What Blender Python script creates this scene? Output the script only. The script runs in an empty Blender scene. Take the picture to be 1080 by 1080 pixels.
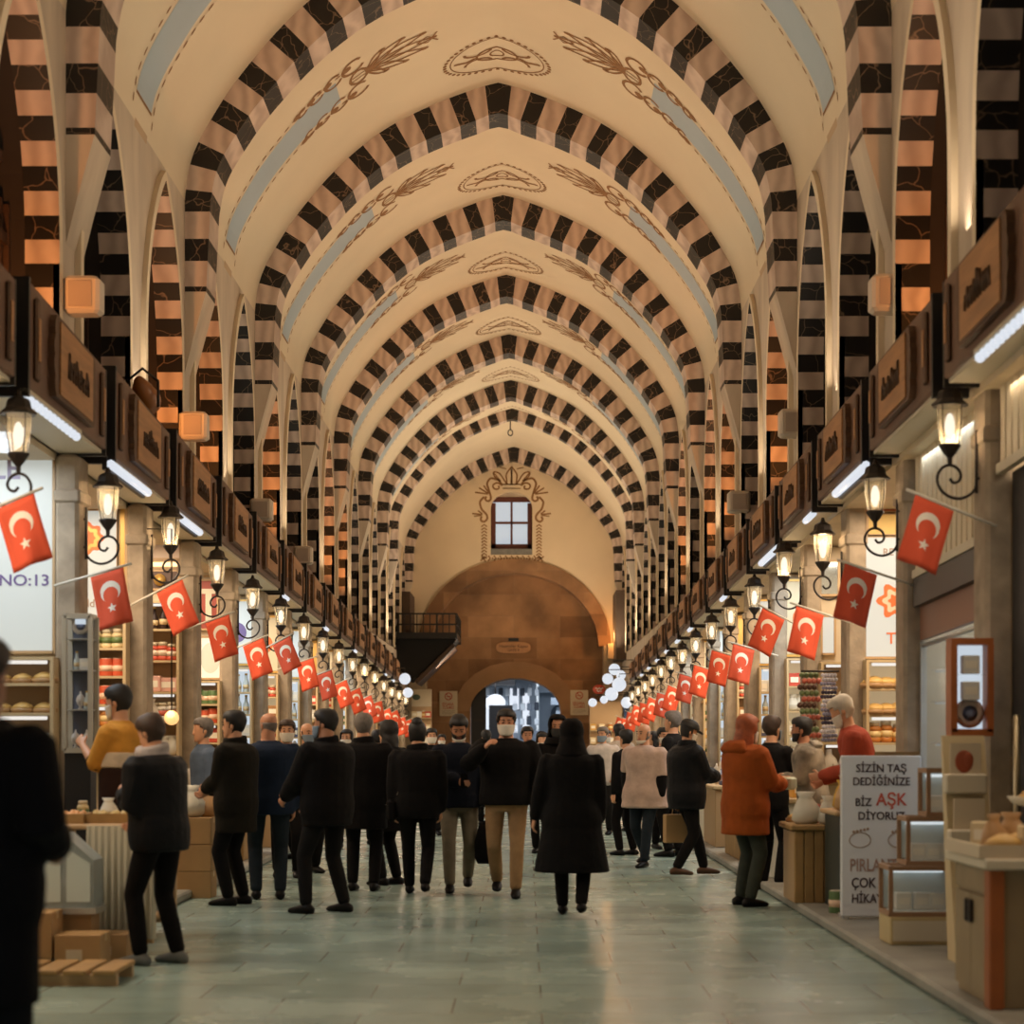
import bpy, bmesh, math, random
from mathutils import Vector, Matrix, noise as mnoise
PI = math.pi
random.seed(7)
SC = bpy.context.scene
COL = SC.collection
# ------------------------------------------------------------------ camera, world, exposure, large lights
XC, HC, FPX = 0.414, 1.5, 1944.0
cam_d = bpy.data.cameras.new('camera'); cam = bpy.data.objects.new('camera', cam_d); COL.objects.link(cam)
cam.location = (XC, 0, HC); cam.rotation_euler = (PI/2, 0, 0)
cam_d.sensor_width = 36; cam_d.lens = FPX/1080*36
cam_d.shift_x = -15/1080; cam_d.shift_y = 243/1080
cam_d.clip_end = 300; cam_d.clip_start = 0.05
cam_d.dof.use_dof = True; cam_d.dof.focus_distance = 27; cam_d.dof.aperture_fstop = 2.0
SC.camera = cam
SC.view_settings.view_transform = 'Standard'; SC.view_settings.look = 'None'
SC.view_settings.gamma = 1; SC.view_settings.use_curve_mapping = False
SC.view_settings.exposure = 0.0
try:
    SC.cycles.use_denoising = True
    SC.cycles.max_bounces = 8; SC.cycles.diffuse_bounces = 4; SC.cycles.glossy_bounces = 3
    SC.cycles.sample_clamp_indirect = 4.0
    SC.cycles.caustics_reflective = False; SC.cycles.caustics_refractive = False
except Exception: pass
W = bpy.data.worlds.new('world'); SC.world = W; W.use_nodes = True
W.node_tree.nodes['Background'].inputs[0].default_value = (0.80, 0.90, 1.0, 1)
W.node_tree.nodes['Background'].inputs[1].default_value = 0.9

def area(name, loc, rot, sx, sy, power, color):
    l = bpy.data.lights.new(name, 'AREA'); l.shape = 'RECTANGLE'; l.size = sx; l.size_y = sy
    l.energy = power; l.color = color
    o = bpy.data.objects.new(name, l); COL.objects.link(o); o.location = loc; o.rotation_euler = rot
    return o
def aim(o, d):
    o.rotation_euler = Vector(d).to_track_quat('-Z', 'Y').to_euler()

BAY = 5.6; A0Y = 21.67
ARCH_Y = [A0Y + BAY*i for i in range(-3, 7)] + [60.87]    # -3 .. 6
ARCH_Y[-2] = 53.9                                         # the narrow arch before the end bay
HW = 3.6; CROWN = 11.26
# warm uplights on top of the shop fascias, one per bay and side
UPC = (1.0, 0.80, 0.57)
for i in range(-3, 7):
    y = A0Y + BAY*i + BAY/2
    if y > 60.5: continue
    for s in (-1, 1):
        o = area('uplight', (s*3.22, y, 5.0-0.016*(y-13)), (0, 0, 0), 0.14, 4.6, 85 if i < 4 else 108 if i == 4 else 210, UPC)
        aim(o, (-s*0.55, 0, 1)); o.data.spread = 2.7
# cooler downlights over the passage between the shop fronts (rows of bulbs on the fascias)
for i in range(-2, 7):
    y = A0Y + BAY*i
    for s in (-1, 1):
        o = area('shop_front_light', (s*3.05, y+1.4, 3.8-0.02*(y-13)), (0, 0, 0), 0.1, 4.8, 36, (1.0, 0.82, 0.62))
        aim(o, (-s*0.75, 0, -1))

def srgb(*c):
    return tuple((v/255/12.92 if v/255 <= 0.04045 else ((v/255+0.055)/1.055)**2.4) for v in c)
# ------------------------------------------------------------------ materials
MATS = {}
def mat(name, col, rough=0.6, metal=0.0, var=0.0, vscale=4.0, bump=0.0, bscale=20.0, emit=None, es=1.0, stretch=(1,1,1), col2=None, alpha=None, trans=0.0):
    if name in MATS: return MATS[name]
    m = bpy.data.materials.new(name); m.use_nodes = True; nt = m.node_tree; b = nt.nodes['Principled BSDF']
    b.inputs['Base Color'].default_value = (*col, 1); b.inputs['Roughness'].default_value = rough; b.inputs['Metallic'].default_value = metal
    if emit:
        b.inputs['Emission Color'].default_value = (*emit, 1); b.inputs['Emission Strength'].default_value = es
    if trans: b.inputs['Transmission Weight'].default_value = trans
    if alpha is not None: b.inputs['Alpha'].default_value = alpha
    if var or bump:
        tc = nt.nodes.new('ShaderNodeTexCoord'); mp = nt.nodes.new('ShaderNodeMapping'); mp.inputs['Scale'].default_value = stretch
        nt.links.new(tc.outputs['Object'], mp.inputs[0])
    if var:
        n = nt.nodes.new('ShaderNodeTexNoise'); n.inputs['Scale'].default_value = vscale; n.inputs['Detail'].default_value = 5
        nt.links.new(mp.outputs[0], n.inputs['Vector'])
        r = nt.nodes.new('ShaderNodeValToRGB'); r.color_ramp.elements[0].position = 0.3; r.color_ramp.elements[1].position = 0.7
        c2 = col2 or tuple(v*(1-var) for v in col)
        r.color_ramp.elements[0].color = (*c2, 1); r.color_ramp.elements[1].color = (*col, 1)
        nt.links.new(n.outputs['Fac'], r.inputs[0]); nt.links.new(r.outputs[0], b.inputs['Base Color'])
    if bump:
        n2 = nt.nodes.new('ShaderNodeTexNoise'); n2.inputs['Scale'].default_value = bscale; n2.inputs['Detail'].default_value = 4
        nt.links.new(mp.outputs[0], n2.inputs['Vector'])
        bp = nt.nodes.new('ShaderNodeBump'); bp.inputs['Strength'].default_value = bump; bp.inputs['Distance'].default_value = 0.03
        nt.links.new(n2.outputs['Fac'], bp.inputs['Height']); nt.links.new(bp.outputs[0], b.inputs['Normal'])
    MATS[name] = m; return m
def marble():
    m = mat('black_marble', (0.012, 0.008, 0.007), 0.5); nt = m.node_tree; b = nt.nodes['Principled BSDF']
    tc = nt.nodes.new('ShaderNodeTexCoord'); n = nt.nodes.new('ShaderNodeTexNoise'); n.inputs['Scale'].default_value = 2.5; n.inputs['Detail'].default_value = 3
    mx = nt.nodes.new('ShaderNodeMixRGB'); mx.inputs[0].default_value = 0.28
    nt.links.new(tc.outputs['Object'], n.inputs[0]); nt.links.new(tc.outputs['Object'], mx.inputs[1]); nt.links.new(n.outputs['Color'], mx.inputs[2])
    v = nt.nodes.new('ShaderNodeTexVoronoi'); v.feature = 'DISTANCE_TO_EDGE'; v.inputs['Scale'].default_value = 5.0
    nt.links.new(mx.outputs[0], v.inputs['Vector'])
    r = nt.nodes.new('ShaderNodeValToRGB'); r.color_ramp.elements[0].position = 0.0; r.color_ramp.elements[1].position = 0.022
    r.color_ramp.elements[0].color = (0.20, 0.13, 0.085, 1); r.color_ramp.elements[1].color = (0.006, 0.0035, 0.0025, 1)
    nt.links.new(v.outputs['Distance'], r.inputs[0]); nt.links.new(r.outputs[0], b.inputs['Base Color'])
    return m
def grainstone():
    m = mat('rose_stone', (0.60, 0.46, 0.38), 0.7); nt = m.node_tree; b = nt.nodes['Principled BSDF']
    tc = nt.nodes.new('ShaderNodeTexCoord'); w = nt.nodes.new('ShaderNodeTexWave'); w.inputs['Scale'].default_value = 1.6; w.inputs['Distortion'].default_value = 7
    w.inputs['Detail'].default_value = 3
    nt.links.new(tc.outputs['Object'], w.inputs[0])
    r = nt.nodes.new('ShaderNodeValToRGB'); r.color_ramp.elements[0].color = (0.47, 0.35, 0.285, 1); r.color_ramp.elements[1].color = (0.64, 0.50, 0.415, 1)
    nt.links.new(w.outputs['Fac'], r.inputs[0]); nt.links.new(r.outputs[0], b.inputs['Base Color'])
    return m
M_MARB = marble(); M_ROSE = grainstone()
M_VAULT = mat('vault_plaster', (0.74, 0.62, 0.455), 0.85, var=0.10, vscale=0.5, bump=0.08, bscale=3)
M_WALL = mat('wall_plaster', (0.62, 0.52, 0.41), 0.85, var=0.35, vscale=2.2, stretch=(1, 1, 0.3), bump=0.15, bscale=8, col2=(0.43, 0.35, 0.275))
M_PAINT = mat('brown_paint', (0.27, 0.135, 0.055), 0.8)
M_PAINT2 = mat('faded_brown_paint', (0.50, 0.36, 0.235), 0.8)
M_BLUE = mat('blue_grey_paint', (0.40, 0.47, 0.53), 0.8, var=0.08, vscale=1)
M_WOOD = mat('dark_brown_wood', (0.060, 0.028, 0.014), 0.55, var=0.4, vscale=3, stretch=(1, 1, 6))
M_SIGN = mat('brown_sign_board', (0.145, 0.068, 0.036), 0.5, var=0.15, vscale=6)
M_PLAQ = mat('carved_oak', (0.46, 0.22, 0.085), 0.55, var=0.3, vscale=8, stretch=(1, 0.3, 3))
M_CARVE = mat('dark_carving', (0.10, 0.045, 0.018), 0.6)
M_BLACK = mat('black_metal', (0.010, 0.008, 0.008), 0.5)
M_IRON = mat('wrought_iron', (0.030, 0.022, 0.018), 0.45, metal=0.3)
M_CREAM = mat('cream_board', (0.62, 0.55, 0.42), 0.6)
M_STONE = mat('pilaster_stone', (0.42, 0.33, 0.235), 0.8, var=0.4, vscale=5, bump=0.3, bscale=14)
M_FLAG = mat('red_cloth', (0.66, 0.085, 0.032), 0.8)
M_WHITE = mat('white_cloth', (0.80, 0.72, 0.62), 0.8)
M_LED = mat('led_white', (0.1, 0.1, .1), 0.4, emit=(0.70, 0.745, 0.82), es=1.0)
M_BULB = mat('bulb_glow', (.1, 0.1, 0.1), 0.4, emit=(0.92, 0.82, 0.68), es=1.6)
M_GLASS = mat('lantern_glass', (0.90, 0.78, 0.55), 0.35, alpha=0.30)
M_CGLASS = mat('clear_glass', (0.85, 0.92, 0.92), 0.08, alpha=0.14)
M_POLE = mat('white_pole', (0.62, 0.57, 0.48), 0.5)
# ------------------------------------------------------------------ mesh builder
class MB:
    def __init__(s): s.v = []; s.f = []; s.m = []; s.sm = []
    def add(s, verts, faces, mi=0, smooth=False):
        o = len(s.v); s.v += [tuple(p) for p in verts]
        for f in faces: s.f.append(tuple(i+o for i in f)); s.m.append(mi); s.sm.append(smooth)
    def box(s, x0, x1, y0, y1, z0, z1, mi=0):
        x0, x1 = sorted((x0, x1)); y0, y1 = sorted((y0, y1)); z0, z1 = sorted((z0, z1))
        v = [(x0,y0,z0),(x1,y0,z0),(x1,y1,z0),(x0,y1,z0),(x0,y0,z1),(x1,y0,z1),(x1,y1,z1),(x0,y1,z1)]
        s.add(v, [(0,3,2,1),(4,5,6,7),(0,1,5,4),(1,2,6,5),(2,3,7,6),(3,0,4,7)], mi)
    def bbox(s, x0, x1, y0, y1, z0, z1, b=0.01, mi=0):      # box with chamfered vertical and top edges
        x0, x1 = sorted((x0, x1)); y0, y1 = sorted((y0, y1))
        b = min(b, (x1-x0)*.4, (y1-y0)*.4, (z1-z0)*.4)
        def ring(d, z): return [(x0+b+d,y0+d,z),(x1-b-d,y0+d,z),(x1-d,y0+b+d,z),(x1-d,y1-b-d,z),(x1-b-d,y1-d,z),(x0+b+d,y1-d,z),(x0+d,y1-b-d,z),(x0+d,y0+b+d,z)]
        v = ring(b, z0)+ring(0, z0+b)+ring(0, z1-b)+ring(b, z1)
        f = [tuple(reversed(range(8))), tuple(range(24, 32))]
        for k in range(3):
            for i in range(8): j = (i+1) % 8; f.append((k*8+i, k*8+j, k*8+8+j, k*8+8+i))
        s.add(v, f, mi)
    def lathe(s, prof, c=(0,0,0), n=14, mi=0, smooth=True, axis='Z'):
        v = []; f = []
        for r, z in prof:
            for i in range(n):
                a = 2*PI*i/n; p = (r*math.cos(a), r*math.sin(a), z)
                if axis == 'X': p = (p[2], p[0], p[1])
                if axis == 'Y': p = (p[0], p[2], p[1])
                v.append((c[0]+p[0], c[1]+p[1], c[2]+p[2]))
        for k in range(len(prof)-1):
            for i in range(n): j = (i+1) % n; f.append((k*n+i, k*n+j, k*n+n+j, k*n+n+i))
        f.append(tuple(reversed(range(n)))); f.append(tuple(range((len(prof)-1)*n, len(prof)*n)))
        s.add(v, f, mi, smooth)
    def ball(s, c, rx, ry=None, rz=None, n=12, m=8, mi=0):
        ry = ry or rx; rz = rz or rx; v = []; f = []
        for k in range(1, m):
            t = PI*k/m
            for i in range(n): a = 2*PI*i/n; v.append((c[0]+rx*math.sin(t)*math.cos(a), c[1]+ry*math.sin(t)*math.sin(a), c[2]-rz*math.cos(t)))
        for k in range(m-2):
            for i in range(n): j = (i+1) % n; f.append((k*n+i, k*n+j, k*n+n+j, k*n+n+i))
        v.append((c[0], c[1], c[2]-rz)); v.append((c[0], c[1], c[2]+rz)); B = len(v)-2
        for i in range(n): j = (i+1) % n; f.append((j, i, B)); f.append(((m-2)*n+i, (m-2)*n+j, B+1))
        s.add(v, f, mi, True)
    def tube(s, pts, r, n=6, mi=0, r1=None):
        pts = [Vector(p) for p in pts]; v = []; f = []; N = len(pts)
        up = Vector((0.13, 0.2, 1)).normalized()
        for k, p in enumerate(pts):
            t = (pts[min(k+1, N-1)]-pts[max(k-1, 0)]).normalized()
            a = t.cross(up)
            if a.length < 1e-3: a = t.cross(Vector((1, 0, 0)))
            a.normalize(); b = t.cross(a).normalized()
            rr = r if r1 is None else r+(r1-r)*k/max(1, N-1)
            for i in range(n): an = 2*PI*i/n; v.append(p+a*rr*math.cos(an)+b*rr*math.sin(an))
        for k in range(N-1):
            for i in range(n): j = (i+1) % n; f.append((k*n+j, k*n+i, k*n+n+i, k*n+n+j))
        f.append(tuple(range(n))); f.append(tuple(reversed(range((N-1)*n, N*n))))
        s.add(v, f, mi, True)
    def prism(s, poly, fn, d0, d1, mi=0):
        # poly: 2D outline (ccw), fn(u, v, d) -> 3D
        n = len(poly); v = [fn(u, w, d0) for u, w in poly]+[fn(u, w, d1) for u, w in poly]
        f = [tuple(range(n)), tuple(reversed(range(n, 2*n)))]
        for i in range(n): j = (i+1) % n; f.append((j, i, n+i, n+j))
        s.add(v, f, mi)
    def loft(s, rings, n=14, mi=0):
        v = []; f = []
        for c, ux, uy, rx, ry in rings:
            c = Vector(c)
            for i in range(n): a = 2*PI*i/n; v.append(c+ux*rx*math.cos(a)+uy*ry*math.sin(a))
        for k in range(len(rings)-1):
            for i in range(n): j = (i+1) % n; f.append((k*n+i, k*n+j, k*n+n+j, k*n+n+i))
        f.append(tuple(reversed(range(n)))); f.append(tuple(range((len(rings)-1)*n, len(rings)*n)))
        s.add(v, f, mi, True)
    def mesh(s, name, mats):
        me = bpy.data.meshes.new(name); me.from_pydata(s.v, [], s.f)
        for m in mats: me.materials.append(m)
        me.polygons.foreach_set('material_index', s.m); me.polygons.foreach_set('use_smooth', s.sm)
        me.update()
        bm = bmesh.new(); bm.from_mesh(me); bmesh.ops.recalc_face_normals(bm, faces=bm.faces); bm.to_mesh(me); bm.free()
        return me
    def obj(s, name, mats, parent=None, loc=None):
        if not isinstance(mats, (list, tuple)): mats = [mats]
        return link(name, s.mesh(name, mats), parent, loc)
def link(name, me, parent=None, loc=None):
    o = bpy.data.objects.new(name, me); COL.objects.link(o)
    if parent: o.parent = parent
    if loc: o.location = loc
    return o
def thing(name, label, cat, loc=(0, 0, 0), rz=0, group=None):
    o = bpy.data.objects.new(name, None); COL.objects.link(o); o.location = loc; o.rotation_euler = (0, 0, rz)
    o.empty_display_size = 0.1
    return tag(o, label, cat, group)
def tag(o, label, cat, group=None):
    o['label'] = label; o['category'] = cat
    if group: o['group'] = group
    return o
def struct(o):
    o['kind'] = 'structure'; return o
def dup(root, loc, label=None, group=None, rz=None, scale=None):
    r = root.copy(); COL.objects.link(r); r.location = loc
    if rz is not None: r.rotation_euler = (0, 0, rz)
    if scale: r.scale = scale
    if label: r['label'] = label
    if group: r['group'] = group
    for ch in list(root.children):
        c = ch.copy(); COL.objects.link(c); c.parent = r
        for g in list(ch.children):
            d = g.copy(); COL.objects.link(d); d.parent = c
    return r
# scratch scene in which modifiers and text are turned into plain meshes
TMP = bpy.data.scenes.new('scratch')
def bake(objs):
    for o in objs: TMP.collection.objects.link(o)
    vl = TMP.view_layers[0]; vl.update(); dg = vl.depsgraph
    out = []
    for o in objs:
        me = bpy.data.meshes.new_from_object(o.evaluated_get(dg), depsgraph=dg); out.append(me)
    for o in objs: bpy.data.objects.remove(o, do_unlink=True)
    return out
def text(name, body, size, material, parent, loc, rot=(PI/2, 0, 0), align='CENTER', depth=0.003, xs=1.0):
    cu = bpy.data.curves.new('txt', 'FONT'); cu.body = body; cu.size = size; cu.align_x = align; cu.align_y = 'CENTER'; cu.extrude = depth
    cu.resolution_u = 3; cu.offset = size*0.012
    o = bpy.data.objects.new('txt', cu); me = bake([o])[0]; bpy.data.curves.remove(cu)
    me.materials.clear(); me.materials.append(material)
    t = link(name, me, parent, loc); t.rotation_euler = rot; t.scale = (xs, 1, 1)
    return t
def px(x, y, Y):                                           # where a line of sight meets the cross-section at depth Y
    return (XC+(x-555)/FPX*Y, HC-(y-783)/FPX*Y)
# ------------------------------------------------------------------ the hall: vault, striped arches, walls with niches
PROF = [(0, 0), (.03, .005), (.06, .012), (.1, .027), (.2, .062), (.3, .104), (.4, .152), (.5, .212), (.6, .292), (.7, .388), (.8, .508), (.87, .60), (.9, .655), (.93, .70), (.96, .757), (.98, .80), (.99, .84), (1.0, .94)]
HALF = [(a*HW, CROWN-b*HW) for a, b in PROF]               # (x, z) from the crown to the springing
def resample(pts, step):
    out = [pts[0]]; acc = 0
    L = [0]
    for a, b in zip(pts, pts[1:]): L.append(L[-1]+math.dist(a, b))
    n = max(1, round(L[-1]/step))
    out = []
    for k in range(n+1):
        t = L[-1]*k/n; i = 0
        while i < len(L)-2 and L[i+1] < t: i += 1
        u = (t-L[i])/max(1e-9, L[i+1]-L[i]); out.append((pts[i][0]+(pts[i+1][0]-pts[i][0])*u, pts[i][1]+(pts[i+1][1]-pts[i][1])*u))
    return out
def smooth2(pts, it=3):
    for _ in range(it):
        q = [pts[0]]
        for a, b, c in zip(pts, pts[1:], pts[2:]): q.append(((a[0]+2*b[0]+c[0])/4, (a[1]+2*b[1]+c[1])/4))
        pts = q+[pts[-1]]
    return pts
HALF = smooth2(resample(HALF, 0.12), 3)
VL = [0]
for a, b in zip(HALF, HALF[1:]): VL.append(VL[-1]+math.dist(a, b))
def vault_pt(s, y, off=0.0):                               # s: arc length from the crown, signed; off: inward offset
    t = abs(s); i = 0
    while i < len(VL)-2 and VL[i+1] < t: i += 1
    u = (t-VL[i])/(VL[i+1]-VL[i]); a = HALF[i]; b = HALF[i+1]
    x = a[0]+(b[0]-a[0])*u; z = a[1]+(b[1]-a[1])*u
    dx = b[0]-a[0]; dz = b[1]-a[1]; L = math.hypot(dx, dz); nx, nz = dz/L, -dx/L
    x += nx*off; z += nz*off
    return (x if s >= 0 else -x, y, z)
Y0, Y1 = -6.0, 61.2
def build_vault():
    full = [(-x, z) for x, z in reversed(HALF)]+HALF[1:]
    b = MB(); ys = [Y0]+[y for y in range(-4, 61, 4)]+[Y1]
    v = [(x, y, z) for y in ys for x, z in full]; n = len(full); f = []
    for k in range(len(ys)-1):
        for i in range(n-1): f.append((k*n+i, k*n+i+1, k*n+n+i+1, k*n+n+i))
    b.add(v, f, 0, True)
    o = b.obj('ceiling', M_VAULT); struct(o)
    return o
build_vault()
def build_arch(idx, y, depth=0.62, scale=1.0, thick=0.45, pair=0.575):
    # voussoirs: outer line is the vault line, inner line is set in by a thickness that narrows towards the springing
    b = MB(); zend = 6.8
    side = HALF+[(HW, zend)]
    side = resample(side, 0.02)
    L = [0]
    for p, q in zip(side, side[1:]): L.append(L[-1]+math.dist(p, q))
    tot = L[-1]
    def P(s):
        i = min(range(len(L)), key=lambda k: abs(L[k]-s)) if False else int(min(len(L)-1, max(0, round(s/tot*(len(L)-1)))))
        a = side[max(0, i-3)]; c = side[min(len(side)-1, i+3)]
        dx, dz = c[0]-a[0], c[1]-a[1]; l = math.hypot(dx, dz); p = side[i]
        t = thick-(thick-0.25)*min(1, max(0, s/tot))**1.6
        q = (p[0]+dz/l*t*min(1, s/0.45), p[1]-dx/l*t)
        if i == 0: q = (0, p[1]-t)
        q = (max(q[0], 0), q[1])
        return p, q
    cuts = [0.0]; s = pair*0.34; cuts.append(s); dark = [True]
    while s < tot-0.05:
        w = pair*0.53 if dark[-1] else pair*0.47
        s = min(tot, s+w); cuts.append(s); dark.append(not dark[-1])
    for sg in (-1, 1):
        for k in range(len(cuts)-1):
            s0, s1 = cuts[k], cuts[k+1]; sub = max(1, round((s1-s0)/0.14)); mi = 0 if dark[k] else 1
            for j in range(sub):
                u0 = s0+(s1-s0)*j/sub; u1 = s0+(s1-s0)*(j+1)/sub
                (p0, q0), (p1, q1) = P(u0), P(u1)
                v = [(sg*p[0], yy, p[1]) for yy in (y, y+depth) for p in (p0, q0, q1, p1)]
                b.add(v, [(0, 1, 2, 3), (7, 6, 5, 4), (1, 5, 6, 2)], mi)
                if k == len(cuts)-2 and j == sub-1: b.add(v, [(2, 6, 7, 3)], mi)
        # plaster corbel dying into the wall below the last stone
        (p, q) = P(tot); x0 = sg*p[0]; x1 = sg*q[0]
        b.add([(x0, y, zend), (x1, y, zend), (x1, y+depth, zend), (x0, y+depth, zend), (x0, y, zend-0.95), (x0, y+depth, zend-0.95), (sg*(abs(x1)*0.4+abs(x0)*0.6), y, zend-0.55), (sg*(abs(x1)*0.4+abs(x0)*0.6), y+depth, zend-0.55)],
              [(0, 1, 6, 4), (3, 5, 7, 2), (1, 2, 7, 6), (6, 7, 5, 4), (0, 3, 2, 1)], 2)
    o = b.obj('trim_%d' % idx, [M_MARB, M_ROSE, M_WALL]); struct(o)
    return o
for i, y in enumerate(ARCH_Y):
    if i == len(ARCH_Y)-2: build_arch(i+1, y, 0.35, thick=0.30)
    else: build_arch(i+1, y, 0.62)
MODY = [A0Y-3*BAY + 2.8*k for k in range(-3, 21)]          # niche modules
NHW, NSPR, NAPEX, NSILL = 0.97, 5.75, 7.68, 4.35
def niche_line():
    pts = [(-NHW, NSILL), (-NHW, NSPR)]
    R = ((NAPEX-NSPR)**2+NHW**2)/(2*NHW); cx = -NHW+R
    a1 = math.atan2(NAPEX-NSPR, -cx)
    for k in range(1, 13):
        a = PI+(a1-PI)*k/12; pts.append((cx+R*math.cos(a), NSPR+R*math.sin(a)))
    return pts
NL = niche_line()
NFULL = NL+[(-u, z) for u, z in reversed(NL[:-1])]
WTOP = HALF[-1][1]+0.02; WBOT = 3.4
nwin = [0]
def WB(y): return 4.02-0.022*(max(y, 8)-13.3)
def build_side(sg):
    b = MB(); X = sg*HW
    for m in MODY:
        y0, y1 = m, min(m+2.8, Y1); c = m+1.4
        if m >= 58.5 or y1-y0 < 2.7:
            b.add([(X, y0, WB(y0)), (X, y1, WB(y1)), (X, y1, WTOP), (X, y0, WTOP)], [(0, 1, 2, 3)], 0); continue
        q = lambda u, z, d=0: (X+sg*d, c+u, z)
        b.add([q(-1.4, WB(y0)), q(1.4, WB(y1)), q(1.4, NSILL), q(-1.4, NSILL)], [(0, 1, 2, 3)])
        for s in (-1, 1):
            b.add([q(s*1.4, NSILL), q(s*NHW, NSILL), q(s*NHW, NSPR), q(s*1.4, NSPR), q(s*1.4, WTOP), q(s*NHW, WTOP)], [(0, 1, 2, 3), (3, 2, 5, 4)])
        arc = NFULL[1:-1]
        for p0, p1 in zip(arc, arc[1:]): b.add([q(*p0), q(*p1), q(p1[0], WTOP), q(p0[0], WTOP)], [(0, 1, 2, 3)])
        # raised moulding round the opening
        mo = []
        for k, p in enumerate(NFULL):
            a = NFULL[max(0, k-1)]; d = NFULL[min(len(NFULL)-1, k+1)]; dx, dz = d[0]-a[0], d[1]-a[1]; l = math.hypot(dx, dz)
            mo.append((p[0]-dz/l*0.11, p[1]+dx/l*0.11))
        for k in range(len(NFULL)-1):
            i0, i1, o0, o1 = NFULL[k], NFULL[k+1], mo[k], mo[k+1]
            v = [q(*i0, -0.055), q(*i1, -0.055), q(*o1, -0.055), q(*o0, -0.055), q(*i0), q(*i1), q(*o1), q(*o0)]
            b.add(v, [(0, 1, 2, 3), (0, 4, 5, 1), (3, 2, 6, 7)], 3)
        # striped stone reveal
        for line in (NL, [(-u, z) for u, z in NL]):
            pts = resample(line, 0.2); k = 0
            for p0, p1 in zip(pts, pts[1:]):
                b.add([q(*p0, -0.055), q(*p1, -0.055), q(*p1, 0.24), q(*p0, 0.24)], [(0, 1, 2, 3)], 1 if k % 2 else 2); k += 1
        b.add([q(-NHW, NSILL), q(NHW, NSILL), q(NHW, NSILL, .5), q(-NHW, NSILL, .5)], [(0, 1, 2, 3)], 0)
        # recess behind the timber lattice, its shade put into a near-black colour
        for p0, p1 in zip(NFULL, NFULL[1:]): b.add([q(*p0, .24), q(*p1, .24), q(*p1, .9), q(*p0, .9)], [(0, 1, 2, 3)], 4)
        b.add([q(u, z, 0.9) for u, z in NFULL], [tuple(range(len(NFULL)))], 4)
    b.add([(X, Y0, 0), (X, MODY[0], 0), (X, MODY[0], WTOP), (X, Y0, WTOP)], [(0, 1, 2, 3)], 0)
    o = b.obj('wall_left' if sg < 0 else 'wall_right', [M_WALL, M_MARB, M_ROSE, M_VAULT, mat('recess_shade', (0.02, 0.012, 0.008), 0.8)]); struct(o)
    for m in MODY:
        if m < 8 or m > 57: continue
        c = m+1.4; X = sg*(HW+0.40); w = MB()
        zt = lambda u: NSPR+max(0, (NAPEX-NSPR)*(1-(abs(u)/NHW)**1.5))-0.04
        for k in range(7):
            u = -0.84+0.28*k; w.box(X, X+sg*0.06, c+u-0.03, c+u+0.03, NSILL, max(NSPR, zt(u)))
        for s in (-1, 1): w.box(X-sg*0.04, X+sg*0.08, c+s*(NHW-0.06), c+s*NHW, NSILL, NSPR+0.3)
        for z in (NSILL+0.06, 5.0, 5.75, 6.4): 
            hw = NHW if z < NSPR+.1 else NHW*.78
            w.box(X-sg*0.03, X+sg*0.09, c-hw, c+hw, z-0.05, z+0.05)
        nwin[0] += 1
        struct(w.obj('window_%d' % nwin[0], M_WOOD))
build_side(-1); build_side(1)
# painted decoration on the vault, drawn as thin ribbons of paint lying on the plaster
def ribbon(b, pts, w, mi=0, off=-0.006):
    n = len(pts); v = []
    for k, (s, y) in enumerate(pts):
        a = pts[max(0, k-1)]; c = pts[min(n-1, k+1)]; dx, dy = c[0]-a[0], c[1]-a[1]; l = math.hypot(dx, dy) or 1
        nx, ny = -dy/l*w/2, dx/l*w/2
        v.append(vault_pt(s+nx, y+ny, -off)); v.append(vault_pt(s-nx, y-ny, -off))
    b.add(v, [(2*k, 2*k+1, 2*k+3, 2*k+2) for k in range(n-1)], mi)
def blob(b, s, y, rs, ry, mi=0, n=8):
    b.add([vault_pt(s+rs*math.cos(2*PI*i/n), y+ry*math.sin(2*PI*i/n), 0.006) for i in range(n)], [tuple(range(n))], mi)
def arcpts(cs, cy, rs, ry, a0, a1, n=10): return [(cs+rs*math.cos(a0+(a1-a0)*k/n), cy+ry*math.sin(a0+(a1-a0)*k/n)) for k in range(n+1)]
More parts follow.
